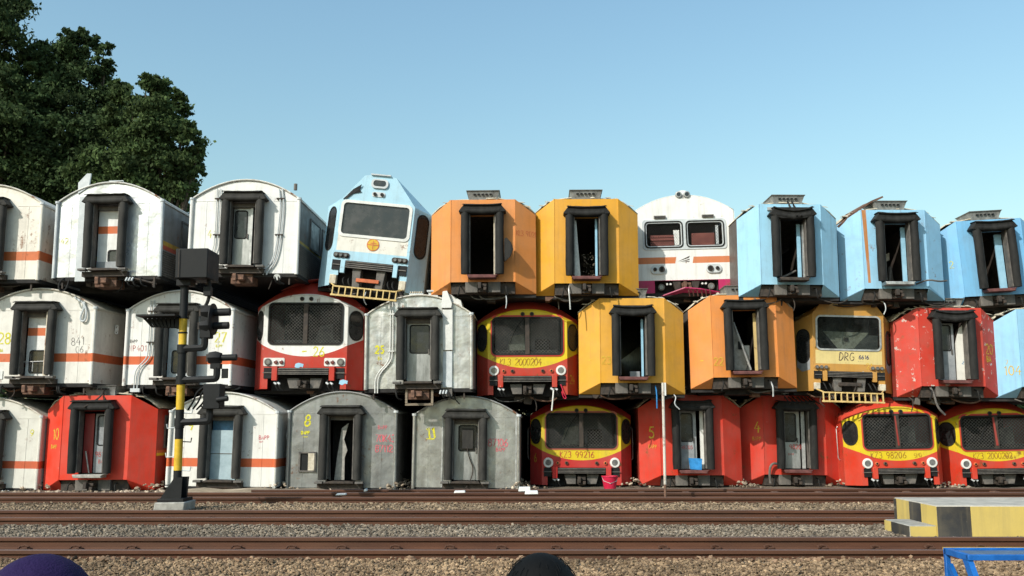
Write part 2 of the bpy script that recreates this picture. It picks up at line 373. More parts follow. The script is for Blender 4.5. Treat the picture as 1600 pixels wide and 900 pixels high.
# ------------------------------------------------------------------ railway tracks
n = NT('rusty_rail'); n.coords()
e = n.noise(3, 8, .7, stretch=(.25, 2, 2)); geo = n.n('ShaderNodeNewGeometry'); sp = n.n('ShaderNodeSeparateXYZ'); n.t.links.new(geo.outputs['Normal'], sp.inputs[0])
worn = n.mul(n.math('GREATER_THAN', n.z, -.004), n.ramp(n.noise(4, 5, .6, stretch=(.2, 1, 1)), .3, .6, .5, 1))
col = n.mix(n.ramp(e, .3, .72), (.050, .019, .010), (.120, .047, .023))
col = n.mix(n.ramp(n.noise(1.2, 5, .6, stretch=(.3, 1, 1)), .45, .75, 0, .4), col, (.095, .055, .033))
n.bsdf(n.mix(worn, col, (.15, .10, .085)), n.ramp(worn, 0, 1, .82, .55), n.ramp(worn, 0, 1, 0, .4), .4, n.bump(n.noise(30, 4), .25, .004)); M['rail'] = n.m
M['sleeper'] = simple('sleeper_concrete', (.17, .145, .115), .92, var=.35, scale=6, col2=(.27, .235, .19), bump=.4)
RP = [(-.07, -.16), (.07, -.16), (.07, -.148), (.03, -.132), (.0085, -.115), (.0085, -.052), (.034, -.040), (.035, -.008), (.027, 0), (-.027, 0), (-.035, -.008), (-.034, -.040), (-.0085, -.052), (-.0085, -.115), (-.03, -.132), (-.07, -.148)]
rail_me = None
sl_me = MB().prism([(-1.0, -.30), (1.0, -.30), (1.0, -.185), (.98, -.168), (-.98, -.168), (-1.0, -.185)], -.12, .12, 'x').build('sleeper', 'sleeper'); 
clip_o = MB().tube([(-.05, -.10, -.12), (-.05, -.055, -.10), (.0, -.050, -.088), (.05, -.055, -.10), (.05, -.095, -.115), (-.01, -.10, -.12)], .013, 6).box(-.09, .09, -.15, -.07, -.175, -.158).build('rail_clip', 'rail')
def track(label, ys, xr):
    c = sum(ys) / 2
    t = thing('railway_track', label, 'track', (0, c, 0), group='railway tracks')
    for y in ys:
        MB().prism([(a + y - c, zz) for a, zz in RP], -24, 24, 'x').build('rail', 'rail', t)
    k = int(xr / .62); off = random.uniform(-.3, .3)
    for i in range(-k, k + 1):
        o = sl_me.copy(); COL.objects.link(o); o.parent = t; o.location = (i * .62 + off + random.uniform(-.02, .02), 0, random.uniform(-.004, .004)); o.rotation_euler.z = random.uniform(-.012, .012)
        for y in ys:
            q = clip_o.copy(); COL.objects.link(q); q.parent = o; q.location = (0, y - c, 0)
    return t
track('rusty railway track beside the tan foreground ballast', RAILS['a'], 7.2)
track('rusty railway track in front of the signal post foot', RAILS['b'], 9.0)
track('rusty railway track running just behind the signal post', RAILS['c'], 11.0)
t = thing('siding_rail', 'single rusty siding rail along the foot of the stacked carriages', 'rail', (0, 19.1, 0))
MB().add(*(lambda A: (A[0], A[1]))((lambda pts: ([(-5.2, a - .55, zz) for a, zz in pts] + [(24, a + .25, zz) for a, zz in pts],
     [tuple(range(16)), tuple(range(31, 15, -1))] + [(i, i + 16, (i + 1) % 16 + 16, (i + 1) % 16) for i in range(16)]))(RP))).build('rail', 'rail', t)
for i in range(20):
    MB().box(-.06, .06, -.16, .12, -.19, -.03).build('rail_chair', 'rustiron', t).location = (-4.6 + i * .9, -.53 + i * .9 * .0274 - .03, -.02)
for o in (sl_me, clip_o): bpy.data.objects.remove(o)

# ------------------------------------------------------------------ carriages
YS = 24.5
CARS = []
def place(name, label, px, dy, roll=0., yaw=-1.6, row=0, cat='train carriage', group=None):
    x0, x1, yt, yb = px; Y = YS + dy; xc = (x0 + x1) / 2; ym = (yt + yb) / 2
    base = P(xc, yb, Y); H = P(xc, yt, Y).z - base.z; w = P(x1, ym, Y).x - P(x0, ym, Y).x
    jr = random.Random(int(x0 * 7 + yb)); roll += jr.uniform(-.6, .6); yaw += jr.uniform(-.8, .8)
    r = thing(name, label, cat, base, (0, R(roll), R(yaw)), group)
    CARS.append(dict(r=r, w=w, H=H, base=base, row=row, roll=roll)); return r, w, H
L = 20.0
def underframe(c):
    """longitudinal frame that rests on what lies below"""
    base = c['base']
    if c['row'] == 2: gap = base.z + .52
    else:
        tops = [k['base'].z + k['H'] for k in CARS if k['row'] == c['row'] + 1 and abs(k['base'].x - base.x) < (k['w'] + c['w']) / 2 - .35]
        gap = base.z - max(tops) if tops else .3
    gap = min(.75, max(.06, gap)) - .0
    d = gap + .015
    MB().box(-c['w'] * .40, c['w'] * .40, .9, L - .4, -d, -.02).box(-.5, .5, .45, .95, -min(d, .25), -.02).build('underframe', 'near_black', c['r'])

def side_windows(root, w, side, z0, z1, y0=2.3, step=1.75, num=9, wid=1.1, frame='greyiron'):
    for k in range(num):
        y = y0 + k * step; s = side * (w / 2)
        f = MB()
        for (a0, a1, b0, b1) in ((y - .05, y + wid + .05, z0 - .05, z0), (y - .05, y + wid + .05, z1, z1 + .05), (y - .05, y, z0, z1), (y + wid, y + wid + .05, z0, z1)):
            f.box(s - .02, s + side * .035 if side > 0 else s + .02, a0, a1, b0, b1) if side > 0 else f.box(s - .035, s + .02, a0, a1, b0, b1)
        fo = f.build('side_window', frame, root)
        MB().box(min(s, s + side * .018), max(s, s + side * .018), y, y + wid, z0, z1).build('pane', 'glassside', fo)

def coupler(root, z=0., y=-.1, grey=True, w=.5, style=0):
    m = 'greyiron' if grey else 'iron'
    for s in (-1, 1):
        MB().prism([(s * .14, z), (s * w, z), (s * w, z + .30), (s * .14, z + .30)] if style == 0 else [(s * .16, z + .02), (s * (w - .08), z + .02), (s * w, z + .3), (s * .16, z + .3)], y + .02, y + .5).build('buffer_block', m, root, bevel=.012)
    c = MB().box(-.13, .13, y + .05, y + .6, z + .02, z + .26)
    c.box(-.11, .11, y - .16, y + .05, z + .14, z + .22).box(-.12, -.03, y - .28, y - .14, z + .07, z + .24).box(.03, .11, y - .24, y - .14, z + .03, z + .12).box(-.09, .09, y - .12, y + .05, z + .0, z + .06)
    c.build('coupler', 'iron' if grey else 'rustiron', root, bevel=.012)

def hose(root, pts, r=.022, mat='rubber', name='air_hose'):
    # round the corners
    q = [Vector(p) for p in pts]
    for _ in range(2):
        o = [q[0]]
        for a, c in zip(q, q[1:]): o += [a * .75 + c * .25, a * .25 + c * .75]
        q = o + [q[-1]]
    return MB().tube(q, r, 7).build(name, mat, root)

def gangway(root, zb, zt, half=.36, r=.114, proj=.34, mat='rubber', hoodw=.66, left=True, right=True, lean=0., sag=0., square=False, jambs='greyiron', cx=0.):
    """rubber tubes either side of the doorway under a flared rubber hood"""
    rnd = random.Random(int(zb * 977 + proj * 131 + root.location.x * 17))
    for s in (-1, 1):
        if (s < 0 and not left) or (s > 0 and not right): continue
        x = cx + s * (half + r); N = 9; path = []; rad = []
        for k in range(N):
            t = k / (N - 1); path.append((x + lean * t + rnd.uniform(-.004, .004), -proj + r + rnd.uniform(-.004, .004) - .01 * math.sin(3 * t), zb + (zt - zb) * t)); rad.append(r * (1 + rnd.uniform(-.025, .025) - .06 * (k == 0)))
        b = MB(); b.tube(path, rad, 14)
        if square: b = MB().prism([(x - r + q, zb) if 0 else (x - r, zb), (x + r, zb), (x + r + lean, zt), (x - r + lean, zt)], -proj, -.02)
        b.build('rubber_bellows', mat, root, bevel=.05 if square else 0)
        MB().box(min(cx + s * half * .93, cx + s * (half + .07)), max(cx + s * half * .93, cx + s * (half + .07)), -proj + r, -.002, zb + .02, zt).build('gangway_jamb', jambs, root)
    # hood
    h = MB(); hw = hoodw; zt2 = zt + .02; n = 8
    vs = []; fs = []
    for (yy, drop, ex) in ((-proj - .05, .03, .03), (-proj + .02, .0, 0), (-proj * .5, -.01, 0), (-.003, -.01, 0)):
        for k in range(n + 1):
            t = k / n * 2 - 1
            vs.append((cx + lean + t * (hw * .80 + ex), yy, zt2 + .21 - drop - sag * (1 - t * t) + rnd.uniform(-.006, .006)))
    for j in range(3):
        for k in range(n): fs.append((j * (n + 1) + k, j * (n + 1) + k + 1, (j + 1) * (n + 1) + k + 1, (j + 1) * (n + 1) + k))
    h.prism([(cx + lean - hw * .78, zt2 + .19), (cx + lean + hw * .78, zt2 + .19), (cx + lean + hw, zt2 - .0), (cx + lean + hw * .9, zt2 - .03), (cx + lean + half * .9, zt2 - .02 - sag), (cx + lean - half * .9, zt2 - .03 - sag), (cx + lean - hw * .9, zt2 - .03), (cx + lean - hw, zt2 + .0)], -proj, -.004)
    h.build('gangway_hood', mat, root, bevel=.02)
    MB().add(vs, fs).build('hood_sheet', mat, root, solid=.018)
    MB().tube([(cx + lean - half - r, -proj + .07, zt2 + .03 - sag * .3), (cx + lean, -proj + .06, zt2 + .02 - sag), (cx + lean + half + r, -proj + .07, zt2 + .03 - sag * .3)], .085, 12).build('rubber_roll', mat, root)

def round_car(label, px, dy, col, roofmat, row, roll=0, stripez=None, seed=0, side='white', windows=None, bell='rubberdust', door=None, panels='', yaw=-1.6,
              metal=0., dent=0., dirt=.3, rust=.1, seams=True, group='round-roofed carriages', scol=(.62, .13, .035), hoodw=.66, postmat=None, gz=(.22, 2.0)):
    root, w, H = place('train_carriage', label, px, dy, roll, yaw, row, group=group)
    hs = H * .785; lay = [stripe(*stripez, scol)] if stripez else []
    pm = paint('end_paint_%d' % seed, col, lay, dirt=dirt, rust=rust, dent=dent, metal=metal, seed=seed * 3.7, rough=.32 if metal else .5)
    if isinstance(side, tuple): sm = paint('side_paint_%d' % seed, side[0], side[1], dirt=.45, streak=.5, rust=.15, seed=seed * 2.1 + 5)
    else: sm = pm
    rm = M[roofmat] if isinstance(roofmat, str) else roofmat
    top = lambda x: hs + (H - hs) * (1 - (2 * x / w) ** 2)
    dh = .40; dt = hs - .10
    for s in (-1, 1):
        pts = [(s * w / 2, 0), (s * dh, 0)] + [(s * (dh + (w / 2 - dh) * k / 8), top(dh + (w / 2 - dh) * k / 8)) for k in range(9)]
        MB().prism(pts[:-1] + [(s * w / 2, hs)], 0, .04).build('end_panel', pm, root)
    MB().prism([(-dh, dt), (dh, dt)] + [(dh - 2 * dh * k / 6, top(dh - 2 * dh * k / 6)) for k in range(7)], 0, .04).build('end_panel', pm, root)
    N = 16; arcp = [(-w / 2 + w * k / N, top(-w / 2 + w * k / N)) for k in range(N + 1)]
    o = [(x * 1.012, z + .03) for x, z in arcp]
    MB().add([(x, yy, z) for yy in (-.03, L) for x, z in o] + [(x, yy, z - .045) for yy in (-.03, L) for x, z in o],
             [(k, k + 1, N + 1 + k + 1, N + 1 + k) for k in range(N)] + [(2 * N + 2 + k, 2 * N + 2 + k + 1, k + 1, k) for k in range(N)]).build('roof', rm, root)
    MB().tube([(x * 1.0, -.035, z + .015) for x, z in arcp], .022, 6).build('roof_rim', rm, root)
    for s in (-1, 1):
        MB().tube([(s * (w / 2 - .03), -.03, -.03), (s * (w / 2 - .03), -.03, hs + .01)], .05, 10).build('corner_post', postmat or pm, root)
        MB().tube([(s * (w / 2 - .03), -.03, hs + .0), (s * (w / 2 - .03), -.03, hs + .06)], .07, 8).build('post_cap', 'whitegrey', root)
        MB().box(min(s * w / 2, s * (w / 2 - .04)), max(s * w / 2, s * (w / 2 - .04)), .041, L, 0, hs).build('side_wall', sm, root)
        MB().box(min(s * (w / 2 + .03), s * (w / 2 - .02)), max(s * (w / 2 + .03), s * (w / 2 - .02)), .0, L, hs - .03, hs + .03).build('roof_gutter', rm, root)
        if seams:
            MB().box(min(s * .78, s * (w / 2 - .1)), max(s * .78, s * (w / 2 - .1)), -.008, -.0005, hs - .03, hs - .012).build('panel_seam', pm, root)
            MB().box(s * w * .36 - .008, s * w * .36 + .008, -.007, -.0005, .03, hs - .04).build('panel_seam', pm, root)
    MB().box(-w / 2, w / 2, .0, L, -.10, -.003).build('floor', 'near_black', root)
    MB().box(-w / 2, w / 2, L, L + .05, 0, hs).build('rear_wall', 'near_black', root)
    MB().box(-.42, .42, .75, .8, .0, dt).build('inner_partition', 'near_black', root)
    if windows: side_windows(root, w, *windows)
    zb, zt = gz[0], min(gz[1], hs - .05)
    gangway(root, zb, zt, mat=bell, hoodw=hoodw)
    MB().box(-.40, .40, -.02, .06, zt - .16, zt - .02).build('door_header', 'greyiron', root)
    MB().prism([(-.40, .13), (.40, .13), (.38, .17), (.2, .185), (-.2, .19), (-.38, .17)], -.30, .0).build('footplate', 'iron', root)
    MB().box(-.62, .62, -.16, .3, -.02, .115).build('headstock', 'iron', root)
    for s in (-1, 1): MB().box(s * .55 - .11, s * .55 + .11, -.34, -.16, .12, .18).build('spring_bracket', 'greyiron', root, bevel=.01)
    MB().box(-.30, .30, -.05, .45, -.30, -.02).box(-.09, .13, -.30, -.05, -.22, -.08).box(-.16, -.06, -.36, -.2, -.26, -.06).build('coupler', 'rustiron', root, bevel=.015)
    rnd = random.Random(seed + 50)
    for k in range(3):
        x = rnd.choice((-1, 1)) * rnd.uniform(.55, 1.0)
        hose(root, [(x, .05, -.03), (x + .05, -.14, -.12), (x + .08, -.12, -.26), (x + .18, .0, -.30)])
    for x in ((.62, .70, .78) if seed in (2, 14, 21) else ()): MB().tube([(x, -.12, -.06), (x - .02, -.17, -.16)], .025, 8).build('brake_cock', 'whitegrey', root)
    for s in (-1, 1): MB().box(s * w * .42 - .02, s * w * .42 + .02, .05, .1, -.30, -.02).build('step_hanger', 'iron', root)
    return root, w, H, hs, pm

def leaf_door(root, x0, x1, z0, z1, mat, win=None, wm='glass', y=.08, name='door', frame=True):
    holes = [rrect(*win, .06)] if win else []
    d = MB().plate([(x0, z0), (x1, z0), (x1, z1), (x0, z1)], holes, y, y + .05).build(name, mat, root)
    if win:
        a, b_, c, e = win
        MB().plate(rrect(a - .0, b_ + .0, c - .0, e + .0, .06), [], y + .02, y + .03).build('door_window', wm, d)
        MB().plate(rrect(a - .03, b_ + .03, c - .03, e + .03, .08), [rrect(a, b_, c, e, .06)], y - .012, y - .001).build('window_seal', 'rubber', d)
    MB().box(x1 - .09, x1 - .06, y - .035, y - .001, (z0 + z1) / 2 - .08, (z0 + z1) / 2 + .06).build('door_handle', 'greyiron', d)
    return d

def chamfer_car(label, px, dy, col, row, roll=0, seed=0, bell='rubber', layers=(), chips=.04, rust=.05, dirt=.22, sag=.03, unit=True, left=True, right=True, footmat='maroon',
                roofcol='cream', lean=0., leftwin=None, group='chamfer-ended carriages', door=True, yaw=-1.6, streak=.15, cstyle=0, proj=.36):
    root, w, H = place('train_carriage', label, px, dy, roll, yaw, row, group=group)
    pm = paint('chamfer_paint_%d' % seed, col, layers, rough=.42, dirt=dirt + .10, rust=rust, chips=chips, seed=seed * 2.9 + 40, streak=streak + .12, dent=.16)
    fx = w * .305; ox = w / 2; yc = .36; zc = .29; sh = H - .37; dh = .40; d0, d1 = .44, 2.12
    MB().plate([(-fx, zc), (fx, zc), (fx, H), (-fx, H)], [[(-dh, d0), (dh, d0), (dh, d1), (-dh, d1)]], 0, .03).build('end_panel', pm, root)
    for s in (-1, 1):
        b = MB().add([(s * fx, 0, zc), (s * ox, yc, 0), (s * ox, yc, sh), (s * fx, 0, H)], [(0, 1, 2, 3)])
        b.build('chamfer_panel', pm, root, solid=.024)
        MB().add([(s * fx, 0.002, zc - .002), (s * ox, yc, -.002), (s * fx, yc - .02, -.002)], [(0, 1, 2)]).build('lower_fold', pm, root, solid=.02)
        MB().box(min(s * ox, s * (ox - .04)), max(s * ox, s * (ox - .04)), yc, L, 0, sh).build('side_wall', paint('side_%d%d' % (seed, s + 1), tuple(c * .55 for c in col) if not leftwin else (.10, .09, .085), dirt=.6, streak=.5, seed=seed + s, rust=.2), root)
        MB().tube([(s * fx, -.003, zc), (s * fx, -.003, H)], .008, 6).build('panel_fold', pm, root)
    # roof: arched sheet a little above the painted end
    N = 14; ar = []
    for k in range(N + 1):
        t = -1 + 2 * k / N
        ar.append((t * (ox + .01), sh + .02 + (H - sh + .045) * (1 - abs(t) ** 4.0)))
    rnd = random.Random(seed)
    vs = []; nu = 6
    for yy in (.16, .5, L):
        for k, (x, z) in enumerate(ar): vs.append((x, (yy + (abs(x) / ox) ** 2 * .22 + rnd.uniform(-.05, .05)) if yy < 1 else yy, z + (rnd.uniform(-.012, .02) if yy < 1 else 0)))
    MB().add(vs, [(j * (N + 1) + k, j * (N + 1) + k + 1, (j + 1) * (N + 1) + k + 1, (j + 1) * (N + 1) + k) for j in range(2) for k in range(N)]).build('roof', roofcol, root, solid=.03)
    for _ in range(9):   # lifted flakes of the roof skin
        k = rnd.choice([1, 2, 3, 4, N - 1, N - 2, N - 3, N - 4]); x, z = ar[k]; y = rnd.uniform(.12, .35); sz = rnd.uniform(.05, .13)
        MB().add([(x - sz, y, z + .02), (x + sz, y + .02, z + .0), (x + sz * .5, y + .14, z + .03 + rnd.uniform(0, .05)), (x - sz * .6, y + .12, z + .05)], [(0, 1, 2, 3)]).build('roof_flake', roofcol, root, solid=.012)
    MB().box(-ox, ox, yc + .02, L, -.10, -.003).build('floor', 'near_black', root)
    MB().box(-ox, ox, L, L + .05, 0, sh).build('rear_wall', 'near_black', root)
    MB().box(-fx + .01, fx - .01, .12, .5, -.02, zc - .012).build('headstock', 'iron', root)
    MB().box(-dh - .1, dh + .1, .03, 2.2, d0 - .05, d0 - .005).build('vestibule_floor', 'iron', root)
    for s in (-1, 1): MB().box(s * .55 - .02, s * .55 + .02, .032, 2.0, d0, d1).build('vestibule_wall', 'iron', root)
    gangway(root, d0 + .03, d1 + .05, mat=bell, hoodw=.65, sag=sag, left=left, right=right, lean=lean, proj=proj)
    fp = [(-.38, .355), (.38, .355), (.36, .40), (.42, .445), (-.42, .445)]
    MB().prism(fp, -.34, .0).build('footplate', footmat, root, bevel=.015)
    coupler(root, 0., -.02, True, .48, cstyle)
    for s in (-1, 1): hose(root, [(s * .62, .1, .2), (s * .63, -.06, .17), (s * .64, -.07, .04), (s * .68, -.02, -.08)], .018)
    if unit:
        u = MB().add([(-.40, .16, H), (.40, .16, H), (.40, .9, H), (-.40, .9, H), (-.40, .14, H + .11), (.40, .14, H + .11), (.40, .9, H + .11), (-.40, .9, H + .11),
                      (-.45, .07, H + .27), (.45, .07, H + .27), (.45, .98, H + .27), (-.45, .98, H + .27)],
                     [(0, 1, 5, 4), (1, 2, 6, 5), (2, 3, 7, 6), (3, 0, 4, 7), (4, 5, 9, 8), (5, 6, 10, 9), (6, 7, 11, 10), (7, 4, 8, 11), (8, 9, 10, 11), (3, 2, 1, 0)])
        uo = u.build('roof_ventilator', simple('vent_metal_%d' % seed, (.20, .20, .19), .6, .2, .3, 6, col2=(.36, .36, .34)), root)
        for k in range(5):
            MB().prism([(-.24 + k * .11 - .03, H + .165), (-.24 + k * .11 + .03, H + .165), (-.24 + k * .11 + .04, H + .195), (-.24 + k * .11 - .02, H + .195)], .075, .16).build('vent_slot', 'black', uo)
        MB().box(-.465, .465, .05, 1.0, H + .265, H + .285).build('ventilator_lid', 'greyiron', uo)
    if leftwin: side_windows(root, w, leftwin, 1.0, 1.75)
    cm = lambda s: Matrix(((s * (ox - fx) / math.hypot(ox - fx, yc), s * 0 + (yc / math.hypot(ox - fx, yc)) * s * -1 * -1 * 1, 0, s * fx), (yc / math.hypot(ox - fx, yc), -(ox - fx) / math.hypot(ox - fx, yc) * -1 * 1, 0, 0), (0, 0, 1, 0), (0, 0, 0, 1)))
    def chm(s):
        l = math.hypot(ox - fx, yc); u = Vector((s * (ox - fx), yc, 0)) / l; nrm = Vector((s * yc, -(ox - fx), 0)) / l
        # local x runs to the picture's right, local -y points outwards
        ux = u * s
        return Matrix(((ux.x, -nrm.x, 0, s * fx), (ux.y, -nrm.y, 0, 0), (0, 0, 1, 0), (0, 0, 0, 1)))
    return root, w, H, pm, chm

def loft_body(root, front, full, yc, pm, roofmat, xbreak):
    """shell from the front outline back to the full cross-section; upper part is the roof"""
    n = len(front); a = [(x, 0.0, z) for x, z in front]; b_ = [(x, yc, z) for x, z in full]; c = [(x, L, z) for x, z in full]
    fs = [(k, k + 1, n + k + 1, n + k) for k in range(n - 1)]
    MB().add(a + b_, fs).build('cab_shell', pm, root, sharp=25)
    up = [k for k in range(n) if xbreak[0] <= k <= xbreak[1]]
    lo1 = [k for k in range(n) if k <= xbreak[0]]; lo2 = [k for k in range(n) if k >= xbreak[1]]
    for nm, ks in (('roof', up), ('side_wall', lo1), ('side_wall', lo2)):
        m = len(ks)
        MB().add([b_[k] for k in ks] + [c[k] for k in ks], [(k, k + 1, m + k + 1, m + k) for k in range(m - 1)]).build(nm, roofmat if nm == 'roof' else pm, root, sharp=25)
    MB().box(full[0][0], full[-1][0], yc + .02, L, -.1, -.003).build('floor', 'near_black', root)
    MB().box(full[0][0], full[-1][0], L, L + .05, 0, 2.2).build('rear_wall', 'near_black', root)

def plane_m(p0, p1):
    """plane through two floor points: local x from p0 to p1 (to the picture's right), z up, -y outwards"""
    u = (Vector(p1) - Vector(p0)); u.z = 0; u.normalize(); nrm = Vector((u.y, -u.x, 0))
    if nrm.y > 0: nrm = -nrm
    return Matrix(((u.x, -nrm.x, 0, p0[0]), (u.y, -nrm.y, 0, p0[1]), (0, 0, 1, 0), (0, 0, 0, 1)))

def mesh_guard(root, x0, x1, z0, z1, y, px_=.095, pz=.046, t=.0095, mat='greyiron'):
    """expanded metal sheet"""
    b = MB(); nx = int((x1 - x0) / px_); nz = int((z1 - z0) / pz); vs = []; fs = []
    for j in range(nz):
        za = z0 + j * pz; zb = za + pz
        for i in range(nx):
            xa = x0 + i * px_ + (px_ / 2 if j % 2 else 0); xm = xa + px_ / 2; xb = xa + px_
            if xb > x1: continue
            o = len(vs); vs += [(xa, y, za), (xa, y, za + t), (xm, y, zb), (xm, y, zb + t), (xb, y, za), (xb, y, za + t)]
            fs += [(o, o + 2, o + 3, o + 1), (o + 2, o + 4, o + 5, o + 3)]
    b.add(vs, fs); return b.build('mesh_guard', mat, root)

def bumper(root, z0, z1, half, y=-.09):
    b = MB(); k = 4; h = (z1 - z0) / k
    for i in range(k): b.box(-half, half, y - .035, y + .09, z0 + i * h + .004, z0 + (i + 1) * h - .018)
    b.build('ribbed_bumper', 'greyiron', root, bevel=.006); MB().box(-half, half, y, y + .065, z0, z1).build('bumper_back', 'black', root)  # grey ribs on black backing: highlights and dark gaps put into the colour

def lamp(root, x, z, r, y=-.0, rim='white', lens='lens', name='headlight'):
    h = MB()
    vs = []; n = 22
    for (rr, yy) in ((r, y), (r * .98, y - .03), (r * .92, y - .045), (r * .62, y - .05), (r * .58, y - .03)):
        vs += [(x + rr * math.cos(2 * math.pi * k / n), yy, z + rr * math.sin(2 * math.pi * k / n)) for k in range(n)]
    h.add(vs, [(j * n + k, j * n + (k + 1) % n, (j + 1) * n + (k + 1) % n, (j + 1) * n + k) for j in range(4) for k in range(n)])
    o = h.build(name, rim, root)
    MB().disc(x, z, r * .585, y - .042, y - .02, n).build('lens', lens, o)
    return o

def stadium(cx, hw, z0, z1, n=8):
    return rrect(cx - hw, cx + hw, z0, z1, hw * .98, n)

def cab_c(label, px, dy, row, seed, accent, window_frame=None, roll=0, big=True, yaw=-1.6, chips=.15, base=(.50, .045, .022), lights='round', guard=True, smile_z=.82):
    """rounded railcar cab: smile-shaped accent, split windscreen behind mesh, oval side windows"""
    root, w, H = place('railcar', label, px, dy, roll, yaw, row, cat='railcar', group='railcar cabs')
    xf = w * .385; ox = w / 2; yc = .52; zt = H * .865; sh = H * .765
    k0 = H / 3.0
    smile = lambda n: n.math('GREATER_THAN', n.z, n.math('ADD', smile_z * k0, n.math('MULTIPLY', n.math('MULTIPLY', n.x, n.x), .215)))
    upper = lambda n: n.math('LESS_THAN', n.z, n.math('SUBTRACT', zt + .015, n.math('MULTIPLY', n.math('MULTIPLY', n.x, n.x), .20)))
    front = lambda n: n.math('LESS_THAN', n.y, .50)
    pm = paint('cab_paint_%d' % seed, base, [(lambda n: n.mul(n.mul(smile(n), upper(n)), front(n)), accent)], rough=.36, dirt=.25, rust=.12, dent=.12, chips=chips, ccol=(.42, .5, .55) if seed == 23 else (.55, .45, .38), seed=seed * 1.9)
    arcn = 12
    ftop = [(-xf + 2 * xf * k / arcn, zt - .34 + .34 * (1 - abs(-1 + 2 * k / arcn) ** 2.2)) for k in range(arcn + 1)]
    utop = [(-ox + 2 * ox * k / arcn, sh + (H - sh) * (1 - abs(-1 + 2 * k / arcn) ** 1.7)) for k in range(arcn + 1)]
    front_o = [(-xf, 0.02), (-xf, .5), (-xf, 1.2)] + ftop + [(xf, 1.2), (xf, .5), (xf, 0.02)]
    full_o = [(-ox, 0), (-ox, .5), (-ox, 1.2)] + utop + [(ox, 1.2), (ox, .5), (ox, 0)]
    loft_body(root, front_o, full_o, yc, pm, paint('cab_roof_%d' % seed, tuple(c * .8 for c in base), rough=.5, dirt=.5, rust=.2, seed=seed), (3, 15))
    wx = w * .335; wz0, wz1 = 1.24 * k0, 2.34 * k0
    ny = .86 * xf; nz = .41 * k0
    out = [(-xf, .02), (-ny, .02), (-ny, nz), (ny, nz), (ny, .02), (xf, .02)] + list(reversed(ftop))
    MB().plate(out, [rrect(-wx, wx, wz0, wz1, .12)], 0, .03).build('front_plate', pm, root)
    # windscreen
    fr = MB().plate(rrect(-wx - .03, wx + .03, wz0 - .03, wz1 + .03, .14), [rrect(-wx + .02, wx - .02, wz0 + .02, wz1 - .02, .10)], -.03, .0)
    fo = fr.build('windscreen_frame', 'rubber', root)
    for s in (-1, 1):
        MB().plate(rrect(min(s * .04, s * (wx + .005)), max(s * .04, s * (wx + .005)), wz0 - .005, wz1 + .005, .06), [], .032, .042).build('windscreen_pane', 'clear', root)
    MB().box(-.06, .06, -.04, .05, wz0, wz1).build('windscreen_pillar', 'iron', root)
    if guard: 
        for s in (-1, 1): mesh_guard(root, min(s * .05, s * (wx - .02)), max(s * .05, s * (wx - .02)), wz0 + .02, wz1 - .03, -.035, t=.0075, mat='greyiron')
    if window_frame:
        MB().plate(rrect(-wx - .065, wx + .065, wz0 - .07, wz1 + .08, .16), [rrect(-wx - .03, wx + .03, wz0 - .03, wz1 + .03, .14)], -.018, -.001).build('windscreen_surround', window_frame, root)
    rr = random.Random(seed * 5)
    MB().box(-wx, wx, 1.5, 1.55, .8, wz1 + .3).build('rear_partition', 'grey_door' if seed in (25, 26) else 'iron', root)
    MB().box(-wx * .9, wx * .9, .16, .6, wz0 - .25, wz0 + rr.uniform(.0, .14)).build('control_desk', rr.choice(['greyiron', 'iron']), root, bevel=.03)
    sx = rr.choice((-1, 1)) * wx * .45; MB().box(sx - .22, sx + .22, .8, .9, wz0 - .4, wz0 + rr.uniform(.35, .6)).build('cab_seat', 'iron', root, bevel=.06)
    sx = -sx * rr.uniform(.7, 1.2); MB().prism([(sx - .3, wz0), (sx + .28, wz0 + .05), (sx + .25, wz0 + .62), (sx - .12, wz0 + .55)], .5, .53).build('loose_panel', 'cream' if seed in (25, 26) else 'greyiron', root)
    hose(root, [(-.1, -.045, wz1 - .02), (-.35, -.06, wz1 - .35), (-.5, -.06, wz1 - .75)], .008, 'black', 'wiper')
    # visor lip and marker lamps
    MB().tube([(x, -.012, z - .01) for x, z in ftop], .016, 6).build('visor_lip', pm, root)
    for x in (-.13, .13): lamp(root, x, zt - .13, .06, -.003, 'iron', 'black', 'marker_light')
    # side windows on the chamfers
    for s in (-1, 1):
        p0, p1 = ((-ox, yc, 0), (-xf, 0, 0)) if s < 0 else ((xf, 0, 0), (ox, yc, 0))
        m = plane_m(p0, p1); l = math.hypot(ox - xf, yc)
        sw = MB(m).plate(stadium(l * .5, l * .40, 1.38 * k0, 2.13 * k0), [], -.010, .02).build('side_cab_window', 'glass', root)
        MB(m).plate(stadium(l * .5, l * .44, 1.34 * k0, 2.17 * k0), [stadium(l * .5, l * .395, 1.385 * k0, 2.125 * k0)], -.018, .01).build('window_seal', 'rubber', sw)
        MB().tube([(s * (ox + .03), yc + .25, .7), (s * (ox + .07), yc + .25, .75), (s * (ox + .07), yc + .25, 1.6), (s * (ox + .03), yc + .25, 1.65)], .014, 6).build('grab_rail', 'alu', root)
    hz = .745 * k0
    for s in (-1, 1):
        if lights == 'round':
            lamp(root, s * xf * .84, hz, .145, -.001, 'white')
            for q in (.60, .38): lamp(root, s * xf * q, hz - .01, .05, -.001, 'orangepaint' if q > .5 else 'rustiron', 'black', 'tail_light')
        else:
            bo = MB().plate(rrect(min(s * xf * .47, s * xf * .97), max(s * xf * .47, s * xf * .97), hz - .115, hz + .115, .04), [], -.02, -.001).build('lamp_panel', 'white', root)
            lamp(root, s * xf * .86, hz, .10, -.021, 'greyiron', 'lens', 'headlight')
            for q in (.67, .54): lamp(root, s * xf * q, hz - .005, .055, -.021, 'redlens', 'redlens', 'tail_light')
    bumper(root, .40 * k0, .585 * k0, xf * .60, -.07)
